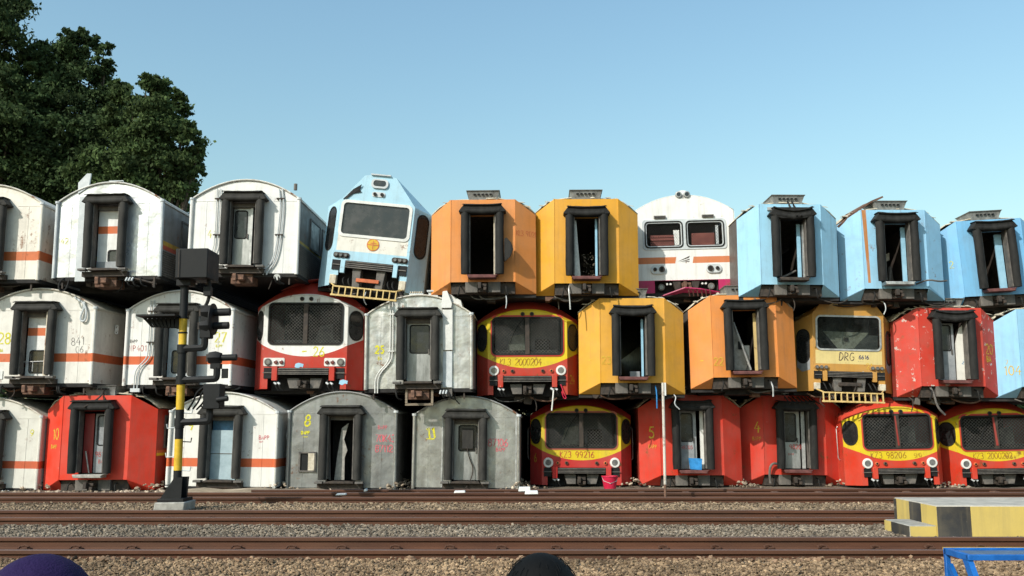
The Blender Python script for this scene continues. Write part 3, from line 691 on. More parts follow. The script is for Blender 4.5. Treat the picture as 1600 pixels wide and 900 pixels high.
    for s in (-1, 1):
        MB().box(min(s * xf * .61, s * xf * .74), max(s * xf * .61, s * xf * .74), -.12, -.002, .24 * k0, .62 * k0).build('bumper_tab', pm, root, bevel=.01)
        MB().box(min(s * xf * .76, s * xf * .95), max(s * xf * .76, s * xf * .95), -.03, .0 - .001, .30 * k0, .585 * k0).build('step_recess', 'black', root)
        MB().box(min(s * xf * .74, s * xf * .97), max(s * xf * .74, s * xf * .97), -.06, -.03, .44 * k0, .465 * k0).build('step_plate', 'greyiron', root)
    MB().box(-xf * .85, xf * .85, .35, .5, -.02, nz + .05).build('headstock', 'near_black', root)
    coupler(root, .02, .05, True, .5, 1)
    rnd = random.Random(seed)
    for x in (-.8, -.7, .66, .78):
        hose(root, [(x, .2, .3 * k0), (x, -.02, .25), (x + .03, -.05, .08), (x + .1, .02, -.02)], .018)
        MB().tube([(x - .02, -.03, .20), (x + .05, -.06, .15)], .03, 7).build('hose_cock', 'whitegrey', root)
    root['k0'] = k0
    return root, w, H, xf, pm

def cab_d(label, px, dy, row, seed, base, panel, roll=0, yaw=-1.6, inside=False, group='railcar cabs', low=False):
    """angular railcar cab with one wide windscreen and a folding ladder below"""
    root, w, H = place('railcar', label, px, dy, roll, yaw, row, cat='railcar', group=group)
    xf = w * .355; ox = w / 2; yc = .55; k = H / 3.05
    pm = paint('angular_cab_paint_%d' % seed, base, [(lambda n: n.mul(n.mul(n.band(n.z, .96 * k, 1.42 * k), n.band(n.x, -.93 * xf, .93 * xf)), n.math('LESS_THAN', n.y, .02)), panel)],
               rough=.38, dirt=.28, rust=.10, chips=.12, ccol=(.5, .47, .42), seed=seed * 1.7)
    ft = [(-xf, 2.28 * k), (-xf * .42, H - .03), (-xf * .25, H), (xf * .25, H), (xf * .42, H - .03), (xf, 2.28 * k)]
    ut = [(-ox, 2.20 * k), (-ox * .62, 2.62 * k), (-ox * .25, H * .93), (ox * .25, H * .93), (ox * .62, 2.62 * k), (ox, 2.20 * k)]
    if low:
        ft = [(-xf, 2.68 * k), (-xf * .80, H - .05), (-xf * .62, H), (xf * .62, H), (xf * .80, H - .05), (xf, 2.68 * k)]
        ut = [(-ox, 2.40 * k), (-ox * .72, 2.80 * k), (-ox * .3, H * .97), (ox * .3, H * .97), (ox * .72, 2.80 * k), (ox, 2.40 * k)]
    fo = [(-xf, .02), (-xf, .8)] + ft + [(xf, .8), (xf, .02)]; uo = [(-ox, 0), (-ox, .8)] + ut + [(ox, .8), (ox, 0)]
    loft_body(root, fo, uo, yc, pm, M['cream'], (2, 7))
    wx = xf * .88; wz0, wz1 = (1.46 * k, 2.58 * k) if low else (1.40 * k, 2.26 * k)
    ny = .80 * xf; nz = .52 * k
    out = [(-xf, .3 * k), (-ny, .3 * k), (-ny, nz), (ny, nz), (ny, .3 * k), (xf, .3 * k)] + list(reversed(ft))
    MB().plate(out, [rrect(-wx, wx, wz0, wz1, .10)], 0, .03).build('front_plate', pm, root)
    fw = .04 if low else .07
    MB().plate(rrect(-wx - fw, wx + fw, wz0 - fw, wz1 + fw, .15), [rrect(-wx + .01, wx - .01, wz0 + .01, wz1 - .01, .10)], -.022, -.001).build('windscreen_frame', 'white' if seed < 30 else 'alu', root)
    MB().plate(rrect(-wx - .005, wx + .005, wz0 - .005, wz1 + .005, .10), [], .032, .042).build('windscreen_pane', 'clear' if inside else 'glassgrey', root)
    for s in (-1, 1):
        p0, p1 = ((-ox, yc, 0), (-xf, 0, 0)) if s < 0 else ((xf, 0, 0), (ox, yc, 0))
        m = plane_m(p0, p1); l = math.hypot(ox - xf, yc)
        sw = MB(m).plate(stadium(l * .52, l * .30, 1.0 * k, 2.12 * k), [], -.010, .02).build('side_cab_window', 'glass', root)
        MB(m).plate(stadium(l * .52, l * .335, .96 * k, 2.16 * k), [stadium(l * .52, l * .295, 1.005 * k, 2.115 * k)], -.018, .01).build('window_seal', 'rubber', sw)
        cl = MB().plate(rrect(min(s * xf * .56, s * xf * .98), max(s * xf * .56, s * xf * .98), .765 * k, .90 * k, .06), [], -.03, -.001).build('lamp_cluster', 'iron' if seed < 30 else pm, root)
        for q in (.65, .78, .90): lamp(cl, s * xf * q, .832 * k, .052, -.031, 'greyiron', 'lens', 'headlight')
        MB().box(min(s * xf * .63, s * xf * .75), max(s * xf * .63, s * xf * .75), -.09, -.002, .36 * k, .70 * k).build('bumper_tab', pm, root, bevel=.01)
        MB().box(min(s * xf * .76, s * xf * .985), max(s * xf * .76, s * xf * .985), -.03, -.001, .44 * k, .70 * k).build('step_recess', 'black', root)
        MB().box(min(s * xf * .77, s * xf * .97), max(s * xf * .77, s * xf * .97), -.06, -.03, .56 * k, .585 * k).build('step_plate', 'greyiron', root)
        MB().box(min(s * xf * .82, s * xf * 1.0), max(s * xf * .82, s * xf * 1.0), -.06, .1, .06, .30 * k).build('buffer_stop', 'cream', root, bevel=.02)
        MB().prism([(s * .22, .02), (s * .42, .02), (s * .46, .50 * k), (s * .22, .50 * k)], -.02, .4).build('buffer_block', 'greyiron', root, bevel=.012)
    bumper(root, .50 * k, .70 * k, xf * .62, -.07)
    MB().box(-xf * .9, xf * .9, .36, .5, -.02, nz + .05).build('headstock', 'near_black', root)
    MB().box(-.32, .32, -.08, -.03, .17, .27).build('draw_bar', 'orangepaint' if seed < 30 else 'iron', root, bevel=.01)
    ld = MB().box(-xf * .86, xf * .86, -.34, -.28, -.30, -.25).box(-xf * .80, xf * .80, -.30, -.24, -.05, -.01).build('step_ladder', 'yellowpaint', root, bevel=.006)
    for i in range(11):
        x = -xf * .82 + i * xf * 1.64 / 10
        MB().prism([(-.34, -.30), (-.28, -.30), (-.24, -.01), (-.30, -.01)], x - .014, x + .014, 'x').build('rung', 'yellowpaint', ld)
    for s in (-1, 1): MB().tube([(s * xf * .80, -.26, -.02), (s * xf * .95, .0, .08), (s * xf * .98, .2, .12)], .022, 6).build('ladder_stay', 'yellowpaint', ld)
    for x in (-.7, -.55, .55, .68): hose(root, [(x, .2, .3), (x, -.02, .22), (x + .04, -.06, .08), (x + .14, .05, .0)], .02)
    return root, w, H, xf, pm, k

# ---- liveries
WH = (.70, .69, .66); CRM = (.66, .61, .52); SIL = (.56, .57, .57); GRY = (.27, .28, .275)
ORG = (.63, .23, .055); YOR = (.63, .30, .022); SKY = (.30, .53, .66); BLU = (.17, .42, .66); RED = (.55, .060, .028); RED2 = (.50, .055, .033)
M['roof_white'] = paint('roof_white', (.62, .60, .55), dirt=.45, rust=.35, chips=.2, ccol=(.3, .25, .2), seed=3)
M['roof_grey'] = paint('roof_grey', (.26, .26, .25), dirt=.4, rust=.2, seed=8)
M['roof_tan'] = paint('roof_tan', (.60, .56, .48), dirt=.4, rust=.25, seed=18)
TOPG = 0
# ======== top row
round_car('weathered white carriage with orange band, at the far end of the top row', (-108, 61, 290, 437), 0, (.72, .67, .58), 'roof_tan', 0, stripez=(.52, .77), seed=1, scol=(.56, .14, .04), windows=(1, 1.05, 1.7), rust=.25, dirt=.35)
r, w, H, hs, pm = round_car('dented silver carriage with yellow 42, orange-banded door and tall roof fin', (82, 252, 286, 432), -.1, (.60, .61, .615), 'roof_white', 0, roll=-.6, seed=2, dent=.6, metal=.55, bell='rubberdust',
    side=((.20, .20, .195), [stripe(.86, .98, (.55, .33, .03)), stripe(.74, .86, (.50, .07, .03))]), windows=(1, .98, 1.74, 1.3, 1.6), rust=.0, dirt=.12, postmat='whitegrey')
MB().box(w / 2, w / 2 + .02, .06, L, .0, .02).build('side_sill', 'greyiron', r)
rb = MB()
for k in range(11): rb.box(w / 2 - .01, w / 2 + .022, .06, L, .05 + k * .062, .05 + k * .062 + .03)
rb.build('ribbed_side_panel', 'greyiron', r)
rb = MB()
for k in range(5): rb.box(w / 2 - .01, w / 2 + .022, 1.9, L, 1.83 + k * .05, 1.83 + k * .05 + .024)
rb.build('ribbed_side_panel', 'greyiron', r)
d = leaf_door(r, -.34, .34, .2, 1.86, paint('door42', WH, [stripe(1.20, 1.41, (.55, .12, .03))], seed=31), win=(-.02, .30, .42, .72))
MB().box(-.34, .34, .06, .078, .2, .42).build('kick_plate', 'grey_door', d)
write('42', r, -1.33, .92, .17, 'ink_yellow', thick=.09)
fin = MB().prism([(-.92, H - .30), (-.62, H - .10), (-.58, H + .28), (-.70, H + .28), (-.93, H + .02)], -.03, .02); fin.build('roof_fin', 'whitegrey', r, bevel=.006)
MB().box(-.88, -.60, -.016, -.001, -.12, hs + .2).build('cover_strip', 'whitegrey', r)
MB().tube([(-.10, .05, H + .02), (-.10, .05, H + .07), (.30, .05, H + .07), (.30, .05, H + .02)], .014, 6).build('roof_grab_rail', 'whitegrey', r)
hose(r, [(-1.18, .0, -.02), (-1.25, -.16, -.2), (-1.18, -.2, -.42), (-1.05, -.1, -.36), (-1.05, .02, -.05)], .022)
hose(r, [(.68, -.1, -.05), (.95, -.1, -.12), (1.4, -.05, -.24)], .025, 'iron', 'brake_pipe'); MB().box(1.33, 1.37, -.1, -.04, -.34, -.05).build('step_hanger', 'iron', r)

r, w, H, hs, pm = round_car('white carriage with faint yellow 41, twin pipes and half-open steel door', (293, 465, 282, 427), 0, WH, 'roof_white', 0, seed=3, dirt=.18, rust=.05,
    side=((.11, .11, .105), [stripe(.86, .93, (.42, .30, .04))]), windows=(1, .95, 1.74, 1.2, 1.5), bell='rubberdust')
rb = MB()
for k in range(13): rb.box(w / 2 - .01, w / 2 + .022, .06, L, .05 + k * .06, .05 + k * .06 + .03)
rb.build('ribbed_side_panel', 'greyiron', r)
leaf_door(r, -.34, .14, .2, 1.9, 'steel_door', win=(-.28, .02, 1.0, 1.75)); MB().box(.14, .20, .04, .08, .2, 1.9).build('door_edge_strip', 'alu', r)
MB().box(.20, .34, .30, .33, .2, 1.0).build('inner_panel', 'steel_door', r)
write('41', r, -1.02, .98, .22, 'ink_yellow', thick=.07)
for dx in (0, .09):
    hose(r, [(.92 + dx, -.04, hs + .30), (.98 + dx, -.05, hs - .1), (.95 + dx, -.05, 1.2), (.86 + dx, -.05, .38), (.62 + dx, -.05, .05), (.58 + dx, -.05, -.05)], .02, 'whitegrey', 'conduit')
    hose(r, [(-.80 + dx, -.04, hs + .32), (-.80 + dx, -.05, 1.0), (-.82 + dx, -.05, .62), (-1.05 + dx, -.05, .35)], .014, 'whitegrey', 'conduit')
for s_, x in ((1, .95), (-1, -.76)):
    for z in (hs + .02, 1.05): MB().box(x - .09, x + .12, -.075, -.001, z, z + .03).build('pipe_clamp', 'iron', r)
MB().disc(.98, -.12, .085, -.12, -.02).build('round_buffer', 'alu', r)
MB().tube([(1.28, .3, H - .02), (1.28, .3, H - .2)], .05).build('roof_vent', 'greyiron', r)

r, w, H, xf, pm, k = cab_d('pale blue angular railcar tilted on its base with a yellow emblem on white', (489, 657, 274, 452), .35, 0, 24, (.36, .57, .68), (.68, .65, .58), roll=5.6)
r['group'] = 'railcar cabs'
em = MB().disc(.02, 1.18 * k, .175, -.012, -.002, 28).build('round_emblem', 'signalyellow', r)
MB().plate([(.02 + .175 * math.cos(t * .2244), 1.18 * k + .175 * math.sin(t * .2244)) for t in range(28)], [[(.02 + .155 * math.cos(t * .2244), 1.18 * k + .155 * math.sin(t * .2244)) for t in range(28)]], -.0145, -.0125).build('emblem_ring', 'orangepaint', em)
MB().box(-.13, .17, -.015, -.0125, 1.165 * k, 1.19 * k).box(-.06, .11, -.0152, -.0126, 1.215 * k, 1.235 * k).box(.01, .03, -.0148, -.0124, 1.06 * k, 1.29 * k).build('emblem_mark', 'orangepaint', em)
MB().plate(rrect(-.24, .24, 2.70 * k, 2.95 * k, .11), [rrect(-.18, .18, 2.75 * k, 2.91 * k, .075)], -.05, -.001).build('roof_lamp_housing', 'whitegrey', r)
MB().plate(rrect(-.185, .185, 2.745 * k, 2.915 * k, .075), [], -.03, -.002).build('roof_lamp', 'glassgrey', r)
MB().box(-.27, .29, -.06, .12, H - .005, H + .03).build('roof_lamp_cap', 'whitegrey', r)
MB().plate(rrect(-.19, .19, 2.47 * k, 2.60 * k, .06), [], -.02, -.001).build('marker_plate', 'whitegrey', r)
for x in (-.1, .1): lamp(r, x, 2.535 * k, .05, -.021, 'iron', 'black', 'marker_light')
MB().add([(-.98, -.01, 2.33 * k), (-.72, -.02, 2.62 * k), (-.50, -.05, 2.76 * k), (-.55, -.03, 2.62 * k), (-.48, -.02, 2.56 * k), (-.72, -.02, 2.50 * k), (-.86, -.02, 2.36 * k)], [(0, 1, 2, 3, 4, 5, 6)]).build('torn_panel', 'black', r, solid=.02)

r, w, H, pm, cm = chamfer_car('orange carriage in the top row with torn rubber flap beside its open doorway', (672, 837, 312, 457), .0, ORG, 0, seed=5, sag=.02, dirt=.10, rust=.0)
MB().add([(.60, -.30, 1.42), (.66, -.36, 1.44), (.78, -.42, 1.30), (.84, -.40, 1.12), (.76, -.36, .92), (.64, -.30, .82), (.60, -.25, .80)], [(0, 1, 2, 3, 4, 5, 6)]).build('torn_rubber_flap', 'rubber', r, solid=.02)
MB().box(.30, .36, -.1, -.04, .46, 2.1).build('door_edge_strip', 'cream', r)
write('KL3 91721', r, .03, 1.58, .15, 'ink_red', mtx=cm(1), y=-.02, thick=.06, gap=.95, name='painted_number')
r, w, H, pm, cm = chamfer_car('amber carriage in the top row with a leaning steel strip in its doorway', (835, 999, 311, 459), .2, YOR, 0, seed=6, dirt=.10, rust=.0, sag=.03)
MB().prism([(-.33, .48), (-.17, .48), (-.28, 2.05), (-.36, 2.05)], -.02, .02).build('leaning_strip', 'alu', r); MB().box(.24, .30, .0, .04, .47, 2.1).build('door_edge_strip', 'skyblue', r)
lv = MB(); rnd = random.Random(5)
for _ in range(60):
    x, z = rnd.uniform(-.1, .22), .47 + rnd.random() ** 1.6 * .7; a = rnd.uniform(0, 6.28)
    lv.add([(x, .35, z), (x + .05 * math.cos(a), .33, z + .05 * math.sin(a)), (x + .03 * math.cos(a + .8), .37, z + .05 * math.sin(a + .8))], [(0, 1, 2)])
lv.build('dry_weeds', 'wood', r)['kind'] = 'stuff'
hose(r, [(-.48, .0, .22), (-.5, -.1, .12), (-.47, -.12, -.25), (-.46, -.12, -.45)], .02, 'alu')

# ---- white locomotive cab
root, w, H = place('locomotive', 'white locomotive cab with orange band, magenta skirt and twin roof lamps', (994, 1153, 305, 457), 1.55, -1.2, -1.6, 0, cat='locomotive')
hs = H * .83
top = lambda x: hs + (H - hs) * (1 - abs(2 * x / w) ** 2.1)
pm = paint('loco_paint', (.72, .71, .68), [(lambda n: n.mul(n.band(n.z, .86, 1.05), n.math('ADD', n.math('LESS_THAN', n.x, n.math('ADD', -.30, n.math('MULTIPLY', n.math('SUBTRACT', n.z, .86), .2))), n.math('GREATER_THAN', n.x, n.math('ADD', .20, n.math('MULTIPLY', n.math('SUBTRACT', n.z, .86), .2))))), (.55, .16, .05)),
     (lambda n: n.math('LESS_THAN', n.z, .37), (.42, .014, .10))], rough=.45, dirt=.18, rust=.04, streak=.3, dcol=(.22, .15, .09), seed=77)
holes = [rrect(-1.10, -.10, 1.38, 2.06, .08), rrect(.10, 1.10, 1.38, 2.06, .08)]
out = [(-w / 2, 0), (-.92, 0), (-.92, .36), (.92, .36), (.92, 0), (w / 2, 0), (w / 2, .9)] + [(w / 2 - .04 - (w - .08) * k / 14, top((w / 2 - .04) - (w - .08) * k / 14)) for k in range(15)] + [(-w / 2, .9)]
MB().plate(out, holes, 0, .03).build('front_plate', pm, root)
MB().plate(rrect(-1.22, 1.22, 1.27, 2.17, .10), holes, -.02, -.001).build('window_surround', 'whitegrey', root)
for s in (-1, 1):
    a, c = (-1.10, -.10) if s < 0 else (.10, 1.10)
    MB().plate(rrect(a - .06, c + .06, 1.32, 2.12, .12), [rrect(a - .025, c + .025, 1.355, 2.085, .10)], -.035, -.021).build('window_seal', 'rubber', root)
    mesh_guard(root, a, c, 1.40, 2.05, .05, .07, .045, .012, 'rubber')
    MB().plate(rrect(min(s * .58, s * 1.02), max(s * .58, s * 1.02), .56, .82, .12), [], -.05, -.001).build('lamp_housing', 'whitegrey', root)
    lamp(root, s * .70, .69, .085, -.05, 'iron', 'black', 'headlight'); lamp(root, s * .90, .69, .055, -.05, 'iron', 'black', 'tail_light')
    MB().box(s * .70 - .17, s * .70 + .17, -.07, -.001, 2.21, 2.28).build('vent_grille', 'greyiron', root)
    MB().box(s * .70 - .15, s * .70 + .15, -.074, -.07, 2.225, 2.25).build('vent_slot', 'black', root)
    MB().box(min(s * (w / 2 - .04), s * w / 2), max(s * (w / 2 - .04), s * w / 2), .031, L, 0, hs).build('side_wall', pm, root)
    lamp(root, s * .12, H + .02, .10, -.001, 'alu', 'glassgrey', 'roof_lamp')
    lamp(root, s * .72, .18, .10, .1, 'greyiron', 'lens', 'buffer_lamp')
    for q in (.46, .56): MB().disc(s * q, .26, .03, .02, .1, 10).build('hose_cock', 'white', root)
MB().box(-.98, -.3, .07, .15, 1.41, 1.54).box(-.98, -.3, .05, .13, 1.56, 1.63).box(-.98, -.3, .06, .14, 1.65, 1.72).build('stored_seat', 'seatred', root); MB().prism([(-.28, 1.40), (-.15, 1.42), (-.14, 1.86), (-.31, 1.86)], .05, .09).build('crumpled_sheet', 'white', root)
MB().box(.22, .88, .06, .14, 1.40, 1.76).build('stored_seat', 'seatred', root); MB().box(.92, 1.0, .055, .09, 1.42, 1.98).build('crumpled_sheet', 'whitegrey', root)
MB().disc(0, H + .02, .21, .0, .5, 24, .13).build('lamp_dome', pm, root)
N = 16; ap = [(w / 2 - .02 - (w - .04) * k / N, top(w / 2 - .02 - (w - .04) * k / N) + .005) for k in range(N + 1)]
MB().add([(x, yy, z) for yy in (.0, L) for x, z in ap], [(k, k + 1, N + 2 + k, N + 1 + k) for k in range(N)]).build('roof', pm, root, solid=.02)
MB().prism([(-.22, .92), (.13, 1.08), (.10, 1.02)], -.006, -.001).build('logo_mark', 'ink_dark', root); MB().prism([(-.18, .90), (.12, .99), (.11, .955)], -.006, -.001).prism([(-.1, .895), (.11, .925), (.11, .90)], -.006, -.001).build('logo_mark', 'ink_dark', root)
MB().box(-w / 2, w / 2, .03, L, -.1, -.003).build('floor', 'near_black', root); MB().box(-.91, .91, .3, .45, 0, .40).build('headstock', 'near_black', root); coupler(root, .05, .02, False, .4, 1)
pl = MB().add([(-.75, -.1, -.10), (-.1, -.35, .10), (.35, -.35, .05), (.95, -.05, -.02), (.55, .1, -.06), (-.1, .1, .0)], [(0, 1, 2, 3, 4, 5)]).build('bent_snow_plough', 'magenta', root, solid=.03)
for i in range(6): MB().tube([(.0 + i * .12, -.30, .04), (.04 + i * .12, -.2, -.14)], .018, 5).build('plough_bar', 'maroon', pl)

r, w, H, pm, cm = chamfer_car('pale blue carriage with a torn rubber hood and two hanging straps', (1160, 1317, 319, 461), .1, (.28, .52, .68), 0, seed=8, sag=.10, dirt=.12, rust=.0, leftwin=-1, right=True, yaw=-1.6, footmat='iron')
for x in (-.02, .10): hose(r, [(x, .1, H + .1), (x + .02, -.06, H - .1), (x + .10, -.40, d_ if False else 2.12)], .026, 'rubber', 'hanging_strap')
MB().box(-.62, .60, -.05, -.001, 2.36, 2.45).build('hood_mount', 'alu', r); MB().box(.30, .38, -.08, .0, .47, 1.95).build('door_edge_strip', 'alu', r); MB().box(.20, .30, .1, .14, .47, 2.0).build('inner_panel', 'skyblue', r)
MB().box(-.30, -.16, .5, .52, .82, .94).build('paper_scrap', 'white', r); MB().tube([(-.3, .1, .47), (.2, .3, .72)], .03).build('fallen_bar', 'greyiron', r)
r, w, H, pm, cm = chamfer_car('pale blue carriage with a rusty run stripe down one corner fold', (1321, 1483, 328, 467), .6, (.265, .51, .70), 0, seed=9, dirt=.12, rust=.02, leftwin=-1,
    layers=[(lambda n: n.mul(n.mul(n.math('LESS_THAN', n.math('ABSOLUTE', n.math('ADD', n.x, n.math('ADD', .80, n.math('MULTIPLY', n.math('SUBTRACT', n.z, 2.5), .03)))), n.math('MULTIPLY_ADD', n.z, .012, .03)), n.math('GREATER_THAN', n.z, .45)), n.ramp(n.noise(5, 5, .6, stretch=(1, 1, .3)), .25, .5, .6, 1)), (.42, .16, .04))], footmat='alu')
MB().box(.22, .34, .06, .1, .47, 2.05).build('inner_panel', 'skyblue', r); MB().box(-.33, -.28, -.02, .02, .47, 2.05).build('door_edge_strip', 'alu', r)
MB().prism([(-.1, 1.12), (.2, 1.26), (.2, 1.48), (-.06, 1.34)], .9, .95).build('inner_panel', 'cream', r); MB().tube([(.05, .6, .5), (.12, .7, 1.0), (.2, .8, .5)], .05).build('inner_pipe', 'greyiron', r)
MB().add([(-.98, .1, H - .02), (-.48, .2, H + .30), (-.12, .3, H + .46), (-.15, .7, H + .47), (-.55, .7, H + .30), (-1.1, .6, H - .02)], [(0, 1, 2, 3, 4, 5)]).build('lifted_roof_sheet', 'rustiron', r, solid=.05)
MB().add([(-1.44, .3, H - .42), (-.98, .08, H - .02), (-1.1, .6, H - .02), (-1.44, .8, H - .40)], [(0, 1, 2, 3)]).build('lifted_roof_sheet', 'rustiron', r, solid=.05)
hose(r, [(.5, -.1, .4), (.8, -.2, .52), (1.1, -.2, .46), (1.35, -.1, .5)], .025, 'greyiron', 'bent_pipe')
r, w, H, pm, cm = chamfer_car('bright blue carriage leaning at the far end of the top row', (1479, 1642, 343, 477), 1.1, BLU, 0, roll=-2.8, seed=10, dirt=.12, rust=.0, leftwin=-1)
MB().box(.14, .34, .06, .1, .47, 2.05).build('inner_panel', 'skyblue', r)
write('2', r, -.3, 1.15, .2, 'ink_yellow', mtx=cm(-1), y=-.02, thick=.08)

# ======== middle row
r, w, H, hs, pm = round_car('white orange-banded carriage with yellow 28 and a rusty door frame', (-36, 145, 452, 599), .25, (.68, .65, .59), 'roof_tan', 1, stripez=(.58, .81), seed=11, scol=(.56, .12, .035), rust=.12, dirt=.28, windows=(1, 1.1, 1.7))
d = leaf_door(r, -.34, .34, .2, 1.86, paint('door28', WH, [stripe(1.30, 1.52, (.55, .12, .03))], seed=33), win=(-.22, .22, .30, .88), wm='glass')
MB().tube([(-.38, -.02, .58), (.30, -.02, .60)], .012, 6).build('door_rail', 'alu', d); MB().tube([(-.08, -.03, .6), (-.08, -.03, .32)], .014).build('door_rail', 'alu', d)
MB().box(.30, .40, -.2, -.10, .2, 1.95).build('rusted_door_post', paint('rustpost', (.6, .52, .4), rust=.9, chips=.4, ccol=(.2, .08, .03), seed=4), r)
write('28', r, -1.12, 1.08, .30, 'ink_yellow', thick=.12); write('BA', r, -1.05, .86, .08, 'ink_yellow', thick=.2)
write('841', r, .93, 1.02, .21, 'ink_dark', thick=.06, rot=4); write('06', r, 1.07, .82, .17, 'ink_dark', thick=.06, rot=5)
hose(r, [(.95, -.02, hs + .32), (1.30, -.06, hs + .1), (1.33, -.06, hs - .32), (1.18, -.06, hs - .36), (1.16, -.06, hs - .2), (1.24, -.05, hs + .0), (1.24, -.04, hs + .2)], .028, 'whitegrey', 'cable_loop')
MB().plate(rrect(.0, .1, 0, .26, .04), [rrect(.03, .07, .18, .22, .015), rrect(.03, .07, .04, .08, .015)], 0, .02).build('lifting_eye', 'white', r).location = (w / 2 + .05, 1.0, 1.42)
MB().box(-1.2, -.9, -.02, .0 - .002, .12, .34).build('step_flap', 'white', r)

r, w, H, hs, pm = round_car('white orange-banded carriage with yellow 27 standing behind the signal post', (192, 362, 455, 601), .5, (.70, .685, .65), 'roof_white', 1, stripez=(.55, .78), seed=12, scol=(.58, .11, .03), rust=.04, dirt=.22)
leaf_door(r, -.34, .34, .2, 1.86, 'whitegrey', win=(-.20, .20, .34, .92))
write('27', r, .98, 1.16, .27, 'ink_yellow', thick=.13); write('BAPP', r, 1.02, 1.02, .07, 'ink_yellow', thick=.18)
write('NP401', r, -1.40, .92, .16, 'ink_red', thick=.08); write('BAPP', r, -1.38, 1.16, .08, 'ink_dark', thick=.14)
for dx in (0, .09): hose(r, [(-.84 + dx, -.05, hs + .30), (-.84 + dx, -.05, 1.0), (-.86 + dx, -.05, .72), (-1.18 + dx, -.05, .42), (-1.18 + dx, -.05, -.1)], .016, 'whitegrey', 'conduit')
for z in (hs - .02, 1.15): MB().box(-.90, -.68, -.075, -.001, z, z + .03).build('pipe_clamp', 'iron', r)
MB().box(-1.26, -1.0, -.1, -.02, -.2, -.1).build('pipe_clamp', 'whitegrey', r)

r, w, H, xf, pm = cab_c('red and white railcar cab with mesh windscreen and scrawled yellow 26', (388, 560, 437, 609), .9, 1, 23, (.72, .71, .68), lights='panel', chips=.22, base=(.44, .028, .015), smile_z=.90)
write('- 26', r, -.08, .905 * r['k0'], 0.25 * r['k0'], 'ink_yellow', thick=.12, y=-.005)
for (a, c, e, g) in ((-.30, .58, .0, .75), (.96, .12, 1.1, .3)):
    MB().plate([(a + .03, c + .05), (a + .12, c + .01), (a + .2, c + .06), (a + .26, c + .04), (a + .28, c + .13), (a + .14, c + .17), (a + .05, c + .14)], [], -.005, -.001).build('bare_patch', 'skyblue', r)
MB().add([(-.9, .5, H - .25), (-.2, .2, H + .0), (.3, .25, H + .06), (.85, .6, H - .22), (.3, .9, H + .1)], [(0, 1, 2, 4), (2, 3, 4)]).build('buckled_roof_sheet', paint('buckle', (.30, .03, .02), seed=66, dirt=.5), r, solid=.02)

r, w, H, hs, pm = round_car('silver dented carriage with smudged yellow 25 and closed windowed door', (570, 738, 462, 607), .3, (.52, .515, .48), 'roof_tan', 1, seed=14, dent=.7, metal=.55, dirt=.4, rust=.06)
leaf_door(r, -.34, .34, .2, 1.82, 'steel_door', win=(-.24, .26, .98, 1.72))
write('25', r, -1.20, .96, .2, 'ink_yellow', thick=.26); write('BA', r, -1.12, .78, .09, 'ink_yellow', thick=.2)
for dx in (0, .07): hose(r, [(-.80 + dx, -.05, hs + .36), (-.78 + dx, -.05, hs + .1), (-.78 + dx, -.05, 1.0), (-.82 + dx, -.05, .72), (-1.18 + dx, -.05, .36), (-1.18 + dx, -.05, -.12)], .018, 'white', 'conduit')
for z in (hs + .02, 1.0): MB().box(-.84, -.66, -.075, -.001, z, z + .03).build('pipe_clamp', 'white', r)
MB().box(.66, .92, -.06, -.001, .02, 1.0).build('cover_strip', 'whitegrey', r, bevel=.006); MB().box(.66, .93, -.09, -.001, 1.03, hs + .14).build('cover_strip', 'white', r, bevel=.006)
MB().prism([(.62, hs + .18), (.90, hs + .18), (.92, hs + .30), (.78, hs + .66), (.66, hs + .64)], -.14, .05).prism([(.78, hs + .62), (.92, hs + .30), (1.2, hs + .18), (1.15, hs + .4)], -.0, .6).build('roof_fin', 'white', r, bevel=.01)
MB().box(-.28, .1, .02, .3, H + .02, H + .08).build('roof_vent', 'whitegrey', r)
for i in range(6): MB().box(-.26 + i * .06, -.23 + i * .06, .0, .3, H + .08, H + .12).build('vent_fin', 'cream', r)
MB().box(.24, .5, .1, .5, H - .02, H + .12).box(.2, .54, .05, .55, H + .12, H + .16).build('roof_vent', 'whitegrey', r)
f = MB().box(-.35, -.29, -.08, .0, -.42, -.02).box(.35, .41, -.08, .0, -.42, -.02).box(-.35, .41, -.08, .0, -.46, -.40).build('hanging_frame', 'wood', r)
MB().box(.68, .92, -.1, .1, -.22, -.02).build('junction_box', 'greyiron', r)

RY = (.64, .47, .008)
surr = lambda s, c=(.48, .035, .018): paint('surround_%d' % s, c, seed=s, dirt=.2)
r, w, H, xf, pm = cab_c('red and yellow railcar cab in the middle row, lettered in brown, next to amber carriage', (744, 905, 463, 618), .9, 1, 25, RY, window_frame=surr(91), base=(.44, .032, .016))
write('KL3 2000204', r, -.78, .905 * r['k0'], 0.2 * r['k0'], 'ink_brown', thick=.07, slant=.08, y=-.005, gap=1.1)
write('24', r, .12, .32, .24, 'ink_gold', mtx=plane_m((xf, 0, 0), (w / 2, .52, 0)), y=-.006, thick=.09, gap=1.0)
hose(r, [(.9, .3, H + .1), (.88, .2, H - .1), (.9, .15, H - .35)], .018, 'alu'); hose(r, [(.72, -.04, .18), (.70, -.12, -.05), (.66, -.13, -.42)], .02, 'white'); hose(r, [(.92, -.05, .3), (1.0, -.1, .05), (1.08, -.1, -.08), (1.0, -.1, -.1), (.94, -.06, .1)], .013, 'redplastic')
r, w, H, pm, cm = chamfer_car('amber carriage in the middle row numbered 23 with empty dark doorway', (907, 1072, 466, 615), .4, (.64, .315, .03), 1, seed=16, dirt=.10, rust=.0, sag=.05)
